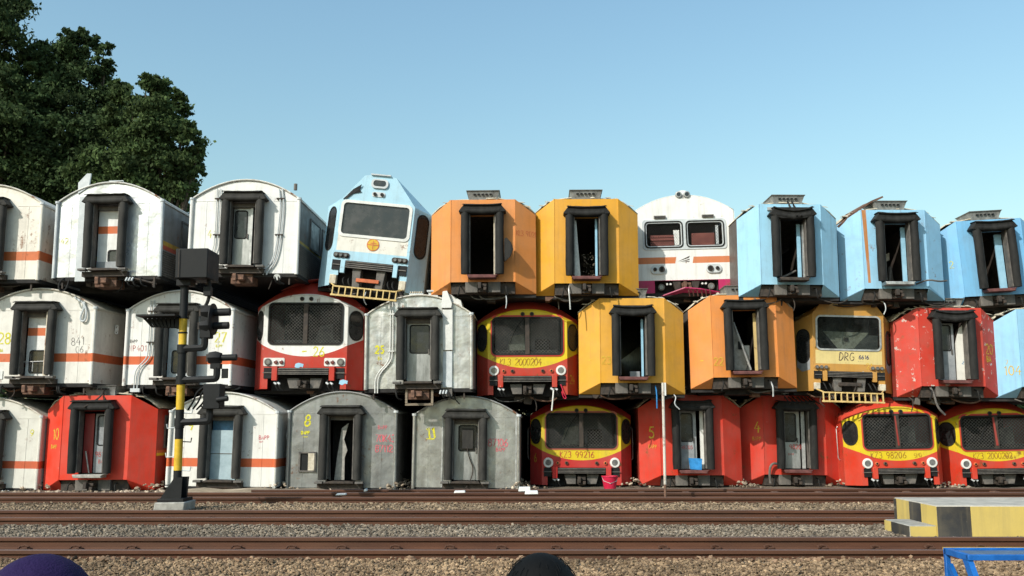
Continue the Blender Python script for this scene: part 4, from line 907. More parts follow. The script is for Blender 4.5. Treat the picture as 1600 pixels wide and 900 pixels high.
write('-', r, -.36, .82, .2, 'ink_gold', mtx=cm(-1), y=-.02, thick=.12); write('23', r, -.85, .80, .21, 'ink_gold', y=-.012, thick=.13); MB().box(.24, .30, .02, .06, .47, 2.05).build('door_edge_strip', 'skyblue', r); MB().box(-.36, -.33, -.06, .02, .47, 2.05).build('door_edge_strip', 'greyiron', r)
MB().box(-.05, .22, .3, .7, .45, .62).build('inner_box', 'grey_door', r); hose(r, [(.60, -.02, .2), (.62, -.12, .05), (.62, -.12, -.4)], .018, 'bluetarp')
r, w, H, pm, cm = chamfer_car('orange carriage numbered 22 with a fallen panel inside its doorway', (1084, 1249, 461, 606), .5, (.66, .23, .048), 1, seed=17, dirt=.10, rust=.0, leftwin=-1, sag=.02)
write('-', r, -.36, .66, .2, 'ink_gold', mtx=cm(-1), y=-.02, thick=.12); write('22', r, -.86, .62, .21, 'ink_gold', y=-.012, thick=.13)
MB().prism([(-.33, .50), (.05, .50), (.20, .80), (-.24, 1.85), (-.33, 1.75)], .30, .34).build('fallen_panel', 'concrete', r); MB().tube([(-.26, .1, 1.82), (.18, .16, .5)], .03).build('leaning_bar', 'alu', r); MB().box(-.12, .0, .27, .3, 1.08, 1.30).build('inner_plate', 'black', r)
MB().prism([(.02, .55), (.22, .50), (.24, 1.2), (.05, 1.2)], .5, .54).build('fallen_panel', 'white', r); MB().box(.26, .34, .0, .04, .47, 2.05).build('door_edge_strip', paint('tanedge', (.55, .40, .16), rust=.3, seed=2), r)
hose(r, [(.66, -.02, .15), (.7, -.1, .02), (.68, -.12, -.25)], .022, 'alu')

r, w, H, xf, pm, k = cab_d('orange and cream angular railcar cab with dark scrawl under its windscreen', (1250, 1405, 474, 613), 1.2, 1, 34, (.47, .235, .045), (.62, .49, .20), roll=1.8, inside=True, low=True)
write('DRG', r, -.28, 1.08 * k, .22, 'ink_dark', thick=.10, y=-.006, name='scrawled_letters', slant=.1); write('66', r, .28, 1.14 * k, .11, 'ink_blue', thick=.18, y=-.006); write('16', r, .44, 1.14 * k, .11, 'ink_blue', thick=.18, y=-.006); write('...', r, .26, 1.06 * k, .12, 'ink_blue', thick=.2, y=-.006, name='scrawled_dots')
write('21', r, .48, .80 * k, .16, 'ink_gold', thick=.10, y=-.006)
MB().add([(-.68, .08, 2.08 * k), (.60, .10, 2.06 * k), (.25, .13, 1.52 * k), (-.25, .11, 1.46 * k)], [(0, 1, 2, 3)]).build('loose_panel', 'cream', r, solid=.02)
MB().box(-.10, .02, .055, .07, 1.76 * k, 1.88 * k).build('control_plate', 'iron', r); MB().prism([(.15, 1.22), (.85, 1.22), (.85, 1.62), (.55, 1.64)], .07, .10).build('control_desk', 'greyiron', r); MB().box(-.9, .9, .9, .95, 1.2, 2.4).build('rear_partition', 'greyiron', r)
hose(r, [(-.5, .05, H - .03), (-.1, -.1, H - .12), (.5, -.05, H - .02)], .02, 'iron', 'loose_cable')
for s in (-1, 1):
    m = plane_m((-w / 2, .55, 0), (-xf, 0, 0)) if s < 0 else plane_m((xf, 0, 0), (w / 2, .55, 0)); l = math.hypot(w / 2 - xf, .55)
    MB(m).plate([(l * .2, .95), (l * .2, .70), (l * .45, .56), (l * .85, .62), (l * .85, .95)], [], -.006, -.001).build('grey_patch', 'grey_door', r)
r, w, H, pm, cm = chamfer_car('flaking red carriage numbered 20 with grey door and loose white door edge', (1411, 1571, 481, 620), .9, (.50, .036, .020), 1, seed=19, chips=.48, dirt=.25, rust=.02, sag=.08)
write('20', r, .10, 1.20, 0.275, 'ink_gold', mtx=cm(1), y=-.02, thick=.11); write('BA', r, .12, .98, 0.163, 'ink_gold', mtx=cm(1), y=-.02, thick=.2)
leaf_door(r, -.36, .10, .47, 2.05, 'grey_door', win=(-.32, .0, 1.30, 1.98), wm='glassgrey', y=.04); MB().prism([(.12, .47), (.36, .47), (.34, 2.0), (.24, 1.9), (.13, 1.5)], .0, .04).build('loose_door_edge', paint('edge20', (.66, .64, .58), chips=.35, ccol=(.05, .18, .32), seed=9), r)
hose(r, [(-.62, .1, .3), (-.58, -.05, .1), (-.52, -.1, -.3), (-.3, -.05, -.5)], .03, 'greyiron')
r, w, H, pm, cm = chamfer_car('pale blue carriage at the end of the middle row beside the flaking red one', (1568, 1730, 483, 621), .8, (.25, .49, .68), 1, seed=20, dirt=.10, rust=.0)
write('104', r, -.42, .62, 0.250, 'ink_gold', mtx=cm(-1), y=-.02, thick=.10); write('7', r, -.36, .92, 0.125, 'ink_gold', mtx=cm(-1), y=-.02, thick=.12)

# ======== bottom row
r, w, H, hs, pm = round_car('grubby white orange-banded carriage on the ground beside the red number 10', (-112, 60, 622, 762), .7, (.60, .58, .52), 'roof_tan', 2, stripez=(.52, .72), seed=21, scol=(.50, .09, .03), rust=.12, dirt=.35)
leaf_door(r, -.34, .34, .2, 1.86, 'blue_door')
write('9', r, 1.15, 1.4, .18, 'ink_yellow', thick=.12, rot=-12)
r, w, H, pm, cm = chamfer_car('bright red carriage on the ground with orange 10 and half-open grey door', (56, 232, 618, 767), .4, (.62, .036, .014), 2, seed=22, dirt=.12, rust=.0, footmat='concrete', sag=.0, bell='rubber', leftwin=None)
write('10', r, .0, 1.36, 0.288, 'ink_gold', mtx=cm(-1) @ Matrix.Translation((-.38, 0, 0)), y=-.02, thick=.10, rot=3); write('BAPP', r, -.42, 1.12, 0.100, 'ink_gold', mtx=cm(-1), y=-.02, thick=.16)
side_windows(r, w, 1, 1.15, 1.95, y0=.9, num=9)
for z0, z1, c in ((.98, 1.05, 'orangepaint'), (.90, .975, 'signalyellow')): MB().box(w / 2 + .002, w / 2 + .008, .4, L, z0, z1).build('side_band', c, r)
leaf_door(r, -.08, .36, .47, 2.05, 'grey_door', win=(.0, .32, 1.22, 1.98), wm='grey_door', y=.14); MB().box(-.36, -.10, .10, .13, .47, 2.05).build('inner_panel', surr(92, (.30, .022, .02)), r)
MB().tube([(-.24, .0, 1.05), (-.14, .04, .47)], .02).build('leaning_bar', 'alu', r); write('98103', r, -.04, .90, .13, 'ink_red', y=.125, thick=.1); write('BAPP', r, .06, .72, .10, 'ink_red', y=.125, thick=.1)
hose(r, [(.15, .1, H + .2), (.12, -.1, H - .06), (-.15, -.42, 2.22)], .022, 'iron', 'loose_cable'); hose(r, [(.1, .1, H + .1), (.22, -.05, H - .12)], .018, 'iron', 'loose_cable')
r, w, H, hs, pm = round_car('white orange-banded carriage on the ground with a pale blue door', (259, 431, 614, 760), .6, (.70, .68, .63), 'roof_white', 2, stripez=(.52, .75), seed=23, scol=(.58, .11, .03), rust=.04, dirt=.2, bell='rubberdust')
leaf_door(r, -.35, .35, .16, 1.50, 'blue_door', y=.06); MB().box(-.35, .35, .12, .14, 1.5, 1.9).build('blue_sheet', simple('faded_blue', (.05, .14, .24), .6, var=.35, scale=5), r); MB().box(-.35, .35, .05, .058, .86, .88).build('door_seam', 'greyiron', r)
write('9', r, -1.0, 1.5, .3, 'ink_yellow', thick=.16); write('BAPP', r, .98, 1.26, .11, 'ink_pink', thick=.14); write('BAPP', r, 1.0, 1.18, .04, 'ink_pink', thick=.16)
MB().plate(rrect(.0, .09, 0, .26, .04), [rrect(.03, .065, .18, .22, .015), rrect(.03, .065, .04, .08, .015)], 0, .02).build('lifting_eye', 'white', r).location = (w / 2 + .06, .6, 1.25)
r, w, H, hs, pm = round_car('grey carriage on the ground with yellow 8 and small open locker', (447, 618, 613, 762), .8, (.29, .295, .29), 'roof_grey', 2, seed=24, dent=.5, metal=.6, dirt=.35, rust=.08)
write('8', r, -1.06, 1.66, .30, 'ink_yellow', thick=.16, slant=.1); write('BAPP', r, -1.14, 1.43, .09, 'ink_yellow', thick=.3); write('__', r, -1.1, 1.36, .1, 'ink_yellow', thick=.2)
write('BAPP', r, .98, 1.58, .10, 'ink_pink', thick=.14); write('70K43', r, .92, 1.24, .19, 'ink_pink', thick=.15, gap=1.1); write('87112', r, .92, .96, .19, 'ink_pink', thick=.15, gap=1.1)
lk = MB().box(-1.16, -.72, -.05, -.001, .42, .46).box(-1.16, -.72, -.05, -.001, .92, .96).box(-1.18, -1.13, -.05, -.001, .42, .96).box(-.75, -.70, -.05, -.001, .42, .96).build('locker', 'greyiron', r)
MB().box(-1.13, -.91, -.012, -.001, .46, .92).build('locker_inside', 'black', lk); MB().box(-.91, -.74, -.06, -.02, .46, .92).build('locker_door', 'cream', lk)
MB().prism([(-.22, .2), (.06, .2), (.05, .8), (.12, 1.0), (.02, 1.3), (.14, 1.75), (-.05, 1.6), (-.12, 1.1), (-.15, .9)], .14, .18).build('torn_lining', 'concrete', r)
MB().prism([(-.36, 1.62), (-.30, .2), (-.36, .2)], .05, .1).build('torn_lining', 'greyiron', r)
r, w, H, hs, pm = round_car('dull silver carriage on the ground with pink 87106 and faint yellow mark', (644, 811, 620, 762), .8, (.38, .375, .35), 'roof_grey', 2, seed=25, dent=.5, metal=.7, dirt=.35, rust=.05)
leaf_door(r, -.34, .34, .2, 1.82, 'steel_door', win=(-.20, .27, 1.0, 1.66), wm='glass'); MB().box(-.12, .18, .02, .05, 1.05, 1.60).build('hanging_cloth', 'rubberdust', r)
hose(r, [(.02, .03, 1.1), (.08, .02, .8), (.22, .01, .5), (.1, -.1, .1), (.02, -.35, .0)], .016, 'iron', 'loose_cable')
write('87106', r, .60, 1.12, .20, 'ink_pink', thick=.13, gap=1.1); write('BAPP', r, .82, .98, .10, 'ink_pink', thick=.16); write('11', r, -1.08, 1.33, .28, 'ink_yellow', thick=.2, slant=-.2); write('__', r, -1.1, 1.3, .16, 'ink_yellow', thick=.2)
for x in (-.66, w / 2 - .10): MB().box(x - .02, x + .02, -.03, -.001, .0, hs).build('cover_strip', 'alu', r)

r, w, H, xf, pm = cab_c('red and yellow railcar cab on the ground beside a red bucket, lettered 99216', (829, 989, 615, 759), 2.0, 2, 26, RY, window_frame=surr(93, (.40, .10, .06)), base=(.45, .022, .020))
write('KZ3 99216', r, -.62, .905 * r['k0'], 0.2 * r['k0'], 'ink_red', thick=.11, y=-.005); write('6', r, .22, .66, .24, 'ink_gold', thick=.12, y=-.008, mtx=plane_m((-w / 2, .52, 0), (-xf, 0, 0)))
r, w, H, pm, cm = chamfer_car('red carriage on the ground with gold 5 and a blue sheet in its doorway', (1003, 1163, 617, 759), 1.7, (.55, .030, .013), 2, seed=27, dirt=.14, rust=.02, sag=.05)
write('5', r, -.34, 1.33, 0.312, 'ink_gold', mtx=cm(-1), y=-.02, thick=.14); write('BAPP', r, -.36, 1.04, 0.100, 'ink_gold', mtx=cm(-1), y=-.02, thick=.1)
leaf_door(r, -.36, .14, .47, 2.1, 'grey_door', win=(-.30, .02, 1.25, 2.0), y=.04); MB().box(.24, .36, .0, .04, .47, 2.1).build('loose_door_edge', 'white', r)
MB().prism([(-.10, .47), (.22, .45), (.24, .76), (-.14, .78)], -.22, -.19).build('blue_sheet', 'bluetarp', r); write('98205', r, -.30, 1.02, .10, 'ink_red', y=.034, thick=.12)
r, w, H, pm, cm = chamfer_car('red carriage on the ground with gold 4 and a red-scrawled steel door', (1165, 1323, 618, 758), 2.2, (.53, .030, .014), 2, seed=28, dirt=.14, rust=.02, sag=.03)
write('4', r, -.26, 1.48, 0.325, 'ink_gold', mtx=cm(-1), y=-.02, thick=.10); write('BAPP', r, -.32, 1.26, 0.100, 'ink_gold', mtx=cm(-1), y=-.02, thick=.10)
leaf_door(r, -.36, .16, .47, 2.1, 'steel_door', win=(-.30, .04, 1.25, 2.02), y=.04); MB().box(.20, .30, .0, .04, .47, 2.1).build('loose_door_edge', 'alu', r)
write('L 98205', r, -.30, 1.02, .13, 'ink_red', y=.034, thick=.14); write('BAPP', r, -.18, .84, .06, 'ink_red', y=.034, thick=.12)
for i in range(7): MB().tube([(-.30 + i * .10, .35, H + .15), (-.20 + i * .14, -.38, 2.32)], .02, 5).build('loose_slat', 'iron', r)
hose(r, [(-.5, -.1, .6), (-.72, -.15, .62), (-.80, -.15, .4), (-.76, -.1, .05)], .035, 'greyiron', 'bent_hose')
r, w, H, xf, pm = cab_c('red and yellow railcar cab on the ground under the ladder, lettered 98206', (1332, 1485, 617, 759), 1.3, 2, 29, RY, window_frame=surr(94), roll=-1.0, base=(.54, .036, .014))
write('KZ3 98206', r, -.78, .905 * r['k0'], 0.2 * r['k0'], 'ink_brown', thick=.09, y=-.005); write('SMG', r, .42, .905 * r['k0'], 0.13 * r['k0'], 'ink_brown', thick=.10, y=-.005, rot=8)
MB().prism([(-.07, 2.3 * r['k0']), (-.03, 2.3 * r['k0']), (.02, 1.32 * r['k0']), (-.02, 1.32 * r['k0'])], -.06, -.042).build('red_wiper', surr(97, (.25, .02, .015)), r)
r, w, H, xf, pm = cab_c('red and yellow railcar cab in the end column, lettered 2000202', (1486, 1642, 620, 759), 1.8, 2, 30, RY, window_frame=surr(95), roll=-1.0, base=(.53, .034, .014))
write('KZ3 2000202', r, -.70, .905 * r['k0'], 0.2 * r['k0'], 'ink_brown', thick=.09, y=-.005, gap=1.15)
MB().prism([(-.09, 2.3 * r['k0']), (-.04, 2.3 * r['k0']), (.02, 1.35 * r['k0']), (-.04, 1.35 * r['k0'])], -.06, -.042).build('red_wiper', surr(98, (.28, .02, .015)), r)
for c in CARS: underframe(c)
for ci, c in enumerate(CARS):
    if c['row'] == 2: continue
    q = random.Random(ci * 13 + 5); r = c['r']; w = c['w']
    for _ in range(3):
        x = q.uniform(-.42, .42) * w; hgt = q.uniform(.10, .26)
        MB().prism([(x, -.01), (x + q.uniform(.1, .3), -.01), (x + q.uniform(.1, .28), -hgt), (x + q.uniform(-.04, .06), -hgt * q.uniform(.8, 1.))], q.uniform(.35, .5), q.uniform(.6, .85)).build('hanging_bracket', q.choice(['rustiron', 'iron', 'greyiron', 'iron']), r, bevel=.01)
    for _ in range(2):
        x = q.uniform(-.4, .3) * w
        hose(r, [(x, .3, -.04), (x + q.uniform(.1, .3), .25, -q.uniform(.12, .22)), (x + q.uniform(.4, .7), .35, -q.uniform(.05, .2)), (x + q.uniform(.7, .9), .4, -.06)], q.uniform(.014, .026), q.choice(['iron', 'rubber', 'greyiron', 'rustiron']), 'brake_pipe')
    if q.random() < .6:
        x = q.uniform(-.4, .4) * w; hose(r, [(x, .3, -.02), (x + .03, .1, -.1), (x + q.uniform(-.1, .1), .08, -.28), (x + q.uniform(-.15, .15), .12, -.42)], .015, q.choice(['whitegrey', 'iron', 'rubber']), 'loose_cable')

# ------------------------------------------------------------------ litter at the foot of the stack
pr = []
for c in CARS:
    if c['row'] == 2:
        k = 130; x = c['base'].x + c['w'] / 2 + rng.normal(.0, .28, k); y = c['base'].y + rng.uniform(-.3, 2.2, k); h = .22 * np.exp(-((x - c['base'].x - c['w'] / 2) / .35) ** 2)
        pr.append(np.stack([x, y, -.48 + rng.uniform(0, 1, k) * h], 1))
pr.append(np.stack([rng.uniform(-14, 14, 2200), rng.uniform(22.6, 25.0, 2200), np.full(2200, -.49)], 1)); pr = np.concatenate(pr)
o = stones('rubble', 'broken rubble and grit along the foot of the stack', pr, rng.uniform(.02, .075, len(pr)), (.12, .095, .07), (.46, .41, .34)); o['category'] = 'rubble'
def floor_pt(x, y, z):  # pixel to a point on a level at height z
    u = (x - 800) / F; v = -(y - 450) / F; d = Vector((u, math.cos(PITCH) - v * math.sin(PITCH), math.sin(PITCH) + v * math.cos(PITCH)))
    return EYE + d * ((z - EYE.z) / d.z)
bk = thing('bucket', 'red plastic bucket in front of the railcar lettered 99216', 'bucket', P(953, 763, 24.6))
vs = []; n = 20
for (rr, z) in ((.15, 0), (.21, .36), (.225, .36), (.225, .385), (.195, .385), (.14, .03)): vs += [(rr * math.cos(2 * math.pi * k / n), rr * math.sin(2 * math.pi * k / n), z) for k in range(n)]
MB().add(vs, [(j * n + k, j * n + (k + 1) % n, (j + 1) * n + (k + 1) % n, (j + 1) * n + k) for j in range(5) for k in range(n)] + [tuple(range(n)), tuple(range(5 * n, 6 * n))]).build('pail', 'redplastic', bk)
MB().tube([(-.21, 0, .36), (-.17, -.12, .26), (0, -.2, .2), (.17, -.12, .26), (.21, 0, .36)], .008, 6).build('handle', 'alu', bk)
bk.location.z = -.46
for (x0, x1, y0, y1, lab) in ((810, 829, 761, 768, 'white concrete block, uppermost of the little heap by the far rails'), (820, 841, 767, 772.5, 'long white concrete block under the heap by the far rails'),
                              (709, 727, 767, 770.5, 'flat white slab lying on the far rails before the dull silver carriage'), (568, 573, 764, 768, 'small white cube on the siding rail before the grey carriage'), (524, 540, 771.5, 774, 'thin white slab lying on the far track')):
    Yb = 18.3 if y0 < 766 else 17.5; a = P(x0, y1, Yb); c = P(x1, y0, Yb)
    m = MB().prism([(a.x, a.z), (c.x, a.z + .004), (c.x - .01, c.z), (a.x + .015, c.z - .004)], Yb, Yb + .16); tag(m.build('white_block', 'whiteblock', None, bevel=.006), lab, 'block')
lg = P(310, 770, 22.8); m = MB()
m.tube([(lg.x - .4 + i * .45, 23.0 + .05 * math.sin(i), -.40 + .02 * math.sin(i * 2)) for i in range(9)], [.10, .12, .11, .12, .13, .12, .12, .11, .08], 10); tag(m.build('log', 'wood'), 'weathered log lying before the carriage with the pale blue door', 'log')

# ------------------------------------------------------------------ signal post
YG = 15.3; g0 = P(276, 783, YG); g0.z = .02
sg = thing('signal_post', 'black and yellow railway signal post with hooded lamps and box on top', 'signal', g0, (0, R(-.9), 0))
zs = lambda y: P(280, y, YG).z - g0.z
xs_ = lambda x, y=600: P(x, y, YG).x - P(276 + (783 - y) * .044, y, YG).x
MB().prism([(-.30, -.16), (.20, -.16), (.22, .03), (-.27, .03)], -.25, .30).build('concrete_plinth', 'concrete', sg, bevel=.02)
MB().box(-.24, .19, -.22, .22, .03, .085).build('base_plate', 'black', sg, bevel=.008)
MB().prism([(-.20, .085), (.14, .085), (.16, .42), (-.03, .42)], .06, .10).build('gusset', 'black', sg)
MB().prism([(-.20, .085), (.14, .085), (.15, .42), (.02, .42)], -.20, -.18).build('gusset', 'black', sg)
marks = [783, 735, 686, 640, 594, 545, 520, 497, 440]; cols = ['black', 'signalyellow', 'black', 'signalyellow', 'black', 'signalyellow', 'signalyellow', 'black']
for a, c, m in zip(marks, marks[1:], cols):
    MB().tube([(0, 0, max(.05, zs(a))), (0, 0, zs(c))], .068 if m == 'black' else .0675, 18).build('pole_section', m, sg)
for y in (497, 520, 545, 668, 655): MB().tube([(0, 0, zs(y) - .012), (0, 0, zs(y) + .012)], .078, 18).build('pole_ring', 'black', sg)
z0, z1 = zs(440), zs(393)
bx = MB().box(-.07, .47, -.28, .33, z0 + .02, z1).build('indicator_box', 'black', sg, bevel=.012)
MB().box(-.01, .0, -.306, -.30, z0 + .03, z1 - .01).build('box_seam', 'iron', bx)
MB().box(-.10, .14, -.12, .12, z0 - .08, z0 + .02).build('box_bracket', 'black', sg); hose(sg, [(.40, .0, z0 + .02), (.44, 0, z0 - .12), (.40, .02, z0 - .36), (.30, .02, z0 - .5)], .03)
MB().box(.34, .46, -.06, .06, z0 - .25, z0 - .10).build('cable_gland', 'black', sg)
zv = zs(499)
vn = MB().box(-.68, -.04, -.30, .02, zv + .03, zv + .06).prism([(-.10, zv - .16), (-.03, zv - .16), (-.03, zv + .03), (-.10, zv + .03)], -.03, .03).build('side_shade', 'black', sg)
for i in range(8): MB().prism([(-.68 + i * .078, zv + .03), (-.625 + i * .078, zv + .03), (-.485 + i * .056, zv - .13), (-.53 + i * .056, zv - .13)], -.02, .02).build('shade_slat', 'black', vn)
MB().prism([(-.70, zv + .02), (-.04, zv + .02), (-.04, zv - .15), (-.42, zv - .13)], .02, .05).build('shade_back', 'black', vn)
def sig_lamp(x, z, tl, r, head='lamp_head'):
    h = MB().tube([(x - .10, 0, z), (x + .02, 0, z), (x + .10, 0, z)], [.105, .125, .095], 6).build(head, 'black', sg)
    MB().tube([(x + .10, 0, z), (x + .10 + tl, -.01, z + .004)], r, 14).build('lamp_hood', 'black', h)
    MB().box(x - .14, x - .10, -.05, .05, z - .06, z + .06).build('lamp_cap', 'iron', h)
def armp(yz, x1, y_up):
    z = zs(yz); a = hose(sg, [(.03, -.02, z), (x1 - .06, -.02, z + .01), (x1, -.02, z + .02), (x1, -.02, zs(y_up))], .058, 'black', 'bracket_arm')
    MB().tube([(-.0, 0, z - .07), (0, 0, z + .07)], .085, 16).build('arm_clamp', 'black', sg)
za, zb_ = zs(489), zs(510)
MB().tube([(.50, .0, (za + zb_) / 2), (.515, .0, (za + zb_) / 2)], .27, 20).build('target_board', 'black', sg)
sig_lamp(.42, za, .27, .066); sig_lamp(.40, zb_, .27, .062)
for q in (za, zb_): pass
MB().box(.30, .50, -.07, .07, zs(530), zs(478)).build('lamp_bracket', 'black', sg, bevel=.02)
armp(545, .38, 528); zc_ = zs(560); sig_lamp(.56, zc_, .26, .055)
MB().box(.50, .66, -.07, .07, zs(577), zs(569)).build('lamp_bracket', 'black', sg); MB().box(.68, .78, -.02, .02, zs(592), zs(577)).build('number_plate', 'black', sg)
armp(594, .60, 575); zd = zs(620)
MB().box(.42, .70, -.14, .14, zs(640), zs(601)).build('relay_box', 'black', sg, bevel=.012); MB().tube([(.66, -.15, zs(626)), (.84, -.16, zs(624))], .045, 12).build('lamp_hood', 'black', sg)
armp(660, .50, 640)
for q in (0, .09, .18): hose(sg, [(.46 + q * .5, -.05, zs(602)), (.30 + q, -.08, zs(612)), (.24 + q, -.06, zs(628)), (.10 + q * .8, .1, zs(640))], .016, 'black', 'signal_cable')
for i, y in enumerate((618, 645, 668, 690, 713, 735, 757)):
    s = -1 if i % 2 == 0 else 1; z = zs(y)
    MB().tube([(s * .05, 0, z), (s * .20, 0, z - .01), (s * .21, 0, z + .06)], .011, 6).build('step_rung', 'whitegrey' if i % 3 else 'black', sg)

# ------------------------------------------------------------------ thin marker post
q = floor_pt(1040, 791, -.19); mp = thing('marker_post', 'thin white marker post with rusty foot and small white tab', 'post', (q.x, q.y, -.22))
ht = P(1040, 598, q.y).z + .22; zr = P(1040, 757, q.y).z + .22
MB().tube([(0, 0, 0), (0, 0, zr)], .024, 10).build('foot', 'rustiron', mp); MB().tube([(0, 0, zr), (.004, 0, ht)], .026, 10).build('pole', paint('postwhite', (.58, .53, .46), rust=.35, dirt=.4, seed=15), mp)
MB().box(.026, .06, -.01, .01, ht - .24, ht).build('tab', 'white', mp)

# ------------------------------------------------------------------ low striped platform
ft = .30; A = floor_pt(1463, 790, ft); bd = floor_pt(1402, 777, ft); x0 = A.x; y0 = A.y; y1 = bd.y
pl = thing('platform', 'low concrete platform with black and yellow striped edge and a step', 'platform', (x0, y0, -.19))
h = ft + .19
MB().box(0, 9, 0, y1 - y0, -.05, h).build('slab', simple('platform_top', (.36, .33, .28), .92, var=.2, scale=5, col2=(.50, .46, .39), bump=.4), pl, bevel=.015)
def stripepaint(nm, c, s): return paint(nm, c, rough=.6, dirt=.3, dcol=(.24, .19, .11), chips=.22, ccol=(.36, .33, .27), rust=0, streak=.45, seed=s)
YEL = stripepaint('kerb_yellow', (.56, .41, .11), 3); BLK = stripepaint('kerb_black', (.022, .022, .024), 5)
edges = [0, .42, 1.25, 1.67, 2.5, 2.92, 3.75, 4.17, 5.0, 5.4, 6.3]
for i, (a, c) in enumerate(zip(edges, edges[1:])): MB().box(a + .001, c - .001, -.006, -.001, -.04, h - .012).build('painted_stripe', BLK if i % 2 == 0 else YEL, pl)
de = y1 - y0
for i, (a, c) in enumerate(((0, .34), (.34, .62), (.62, 1.0), (1.0, 1.0))):
    if c > a: MB().box(-.006, -.001, de * a + .002, de * c - .002, -.04, h - .012).build('painted_stripe', (YEL, BLK, YEL)[i], pl)
MB().box(-.006, -.001, de * .93, de - .001, -.039, h - .013).build('painted_stripe', BLK, pl).location.x = -.003
st = MB().box(-.34, -.007, .02, de * .62, -.05, h * .50).build('step', 'concrete', pl, bevel=.012)
for a, c, m in ((.02, .72, BLK), (.72, 1., YEL)): MB().box(-.347, -.341, .02 + (de * .62 - .02) * a, .02 + (de * .62 - .02) * c - .002, -.04, h * .5 - .01).build('painted_stripe', m, st)
for a, c, m in ((-.34, -.01, YEL),): MB().box(a + .001, c - .001, .012, .019, -.04, h * .5 - .01).build('painted_stripe', m, st)

# ------------------------------------------------------------------ blue steel steps in the foreground
zt = .63; c0 = floor_pt(1475, 856, zt); c1 = floor_pt(1511, 866.5, zt)
bs = thing('boarding_steps', 'blue painted steel boarding steps frame on the ground', 'steps', (c0.x, c0.y, -.5)); dy = c1.y - c0.y; hh = zt + .5
fr = MB().box(0, 1.3, -.015, .015, hh - .035, hh).box(0, 1.3, dy - .012, dy + .012, hh - .03, hh).box(0, .03, dy, 0, hh - .035, hh - .001).box(1.27, 1.3, dy, 0, hh - .035, hh - .001)
fr.build('top_frame', 'blueframe', bs, bevel=.003); MB().box(.03, 1.27, dy + .015, -.015, hh - .02, hh - .012).build('tread', simple('tread_sheet', (.10, .14, .20), .5, .2, .3, 8), bs)
MB().box(0, 1.3, .0155, .018, hh - .012, hh + .002).build('edge_strip', 'signalyellow', bs)
for x in (0, 1.27):
    MB().box(x, x + .028, -.014, .014, 0, hh - .035).build('leg', 'blueframe', bs, bevel=.003)
    MB().add([(x, dy, hh - .03), (x + .03, dy, hh - .03), (x + .03, dy + .06, hh - .03), (x, dy + .06, hh - .03), (x, dy - .75, 0), (x + .03, dy - .75, 0), (x + .03, dy - .69, 0), (x, dy - .69, 0)],
             [(0, 1, 5, 4), (1, 2, 6, 5), (2, 3, 7, 6), (3, 0, 4, 7), (0, 3, 2, 1), (4, 5, 6, 7)]).build('leg', 'blueframe', bs)
    MB().add([(x + .004, .0, hh - .08), (x + .026, .0, hh - .08), (x + .026, -.04, hh - .08), (x + .004, -.04, hh - .08), (x + .004, dy - .38, .35), (x + .026, dy - .38, .35), (x + .026, dy - .42, .35), (x + .004, dy - .42, .35)],
             [(0, 1, 5, 4), (1, 2, 6, 5), (2, 3, 7, 6), (3, 0, 4, 7), (0, 3, 2, 1), (4, 5, 6, 7)]).build('brace', 'blueframe', bs)
for k in (.30, .62): MB().box(.03, 1.27, dy - .75 * (1 - k) - .1, dy - .75 * (1 - k) + .14, hh * k - .02, hh * k).build('tread', 'blueframe', bs)

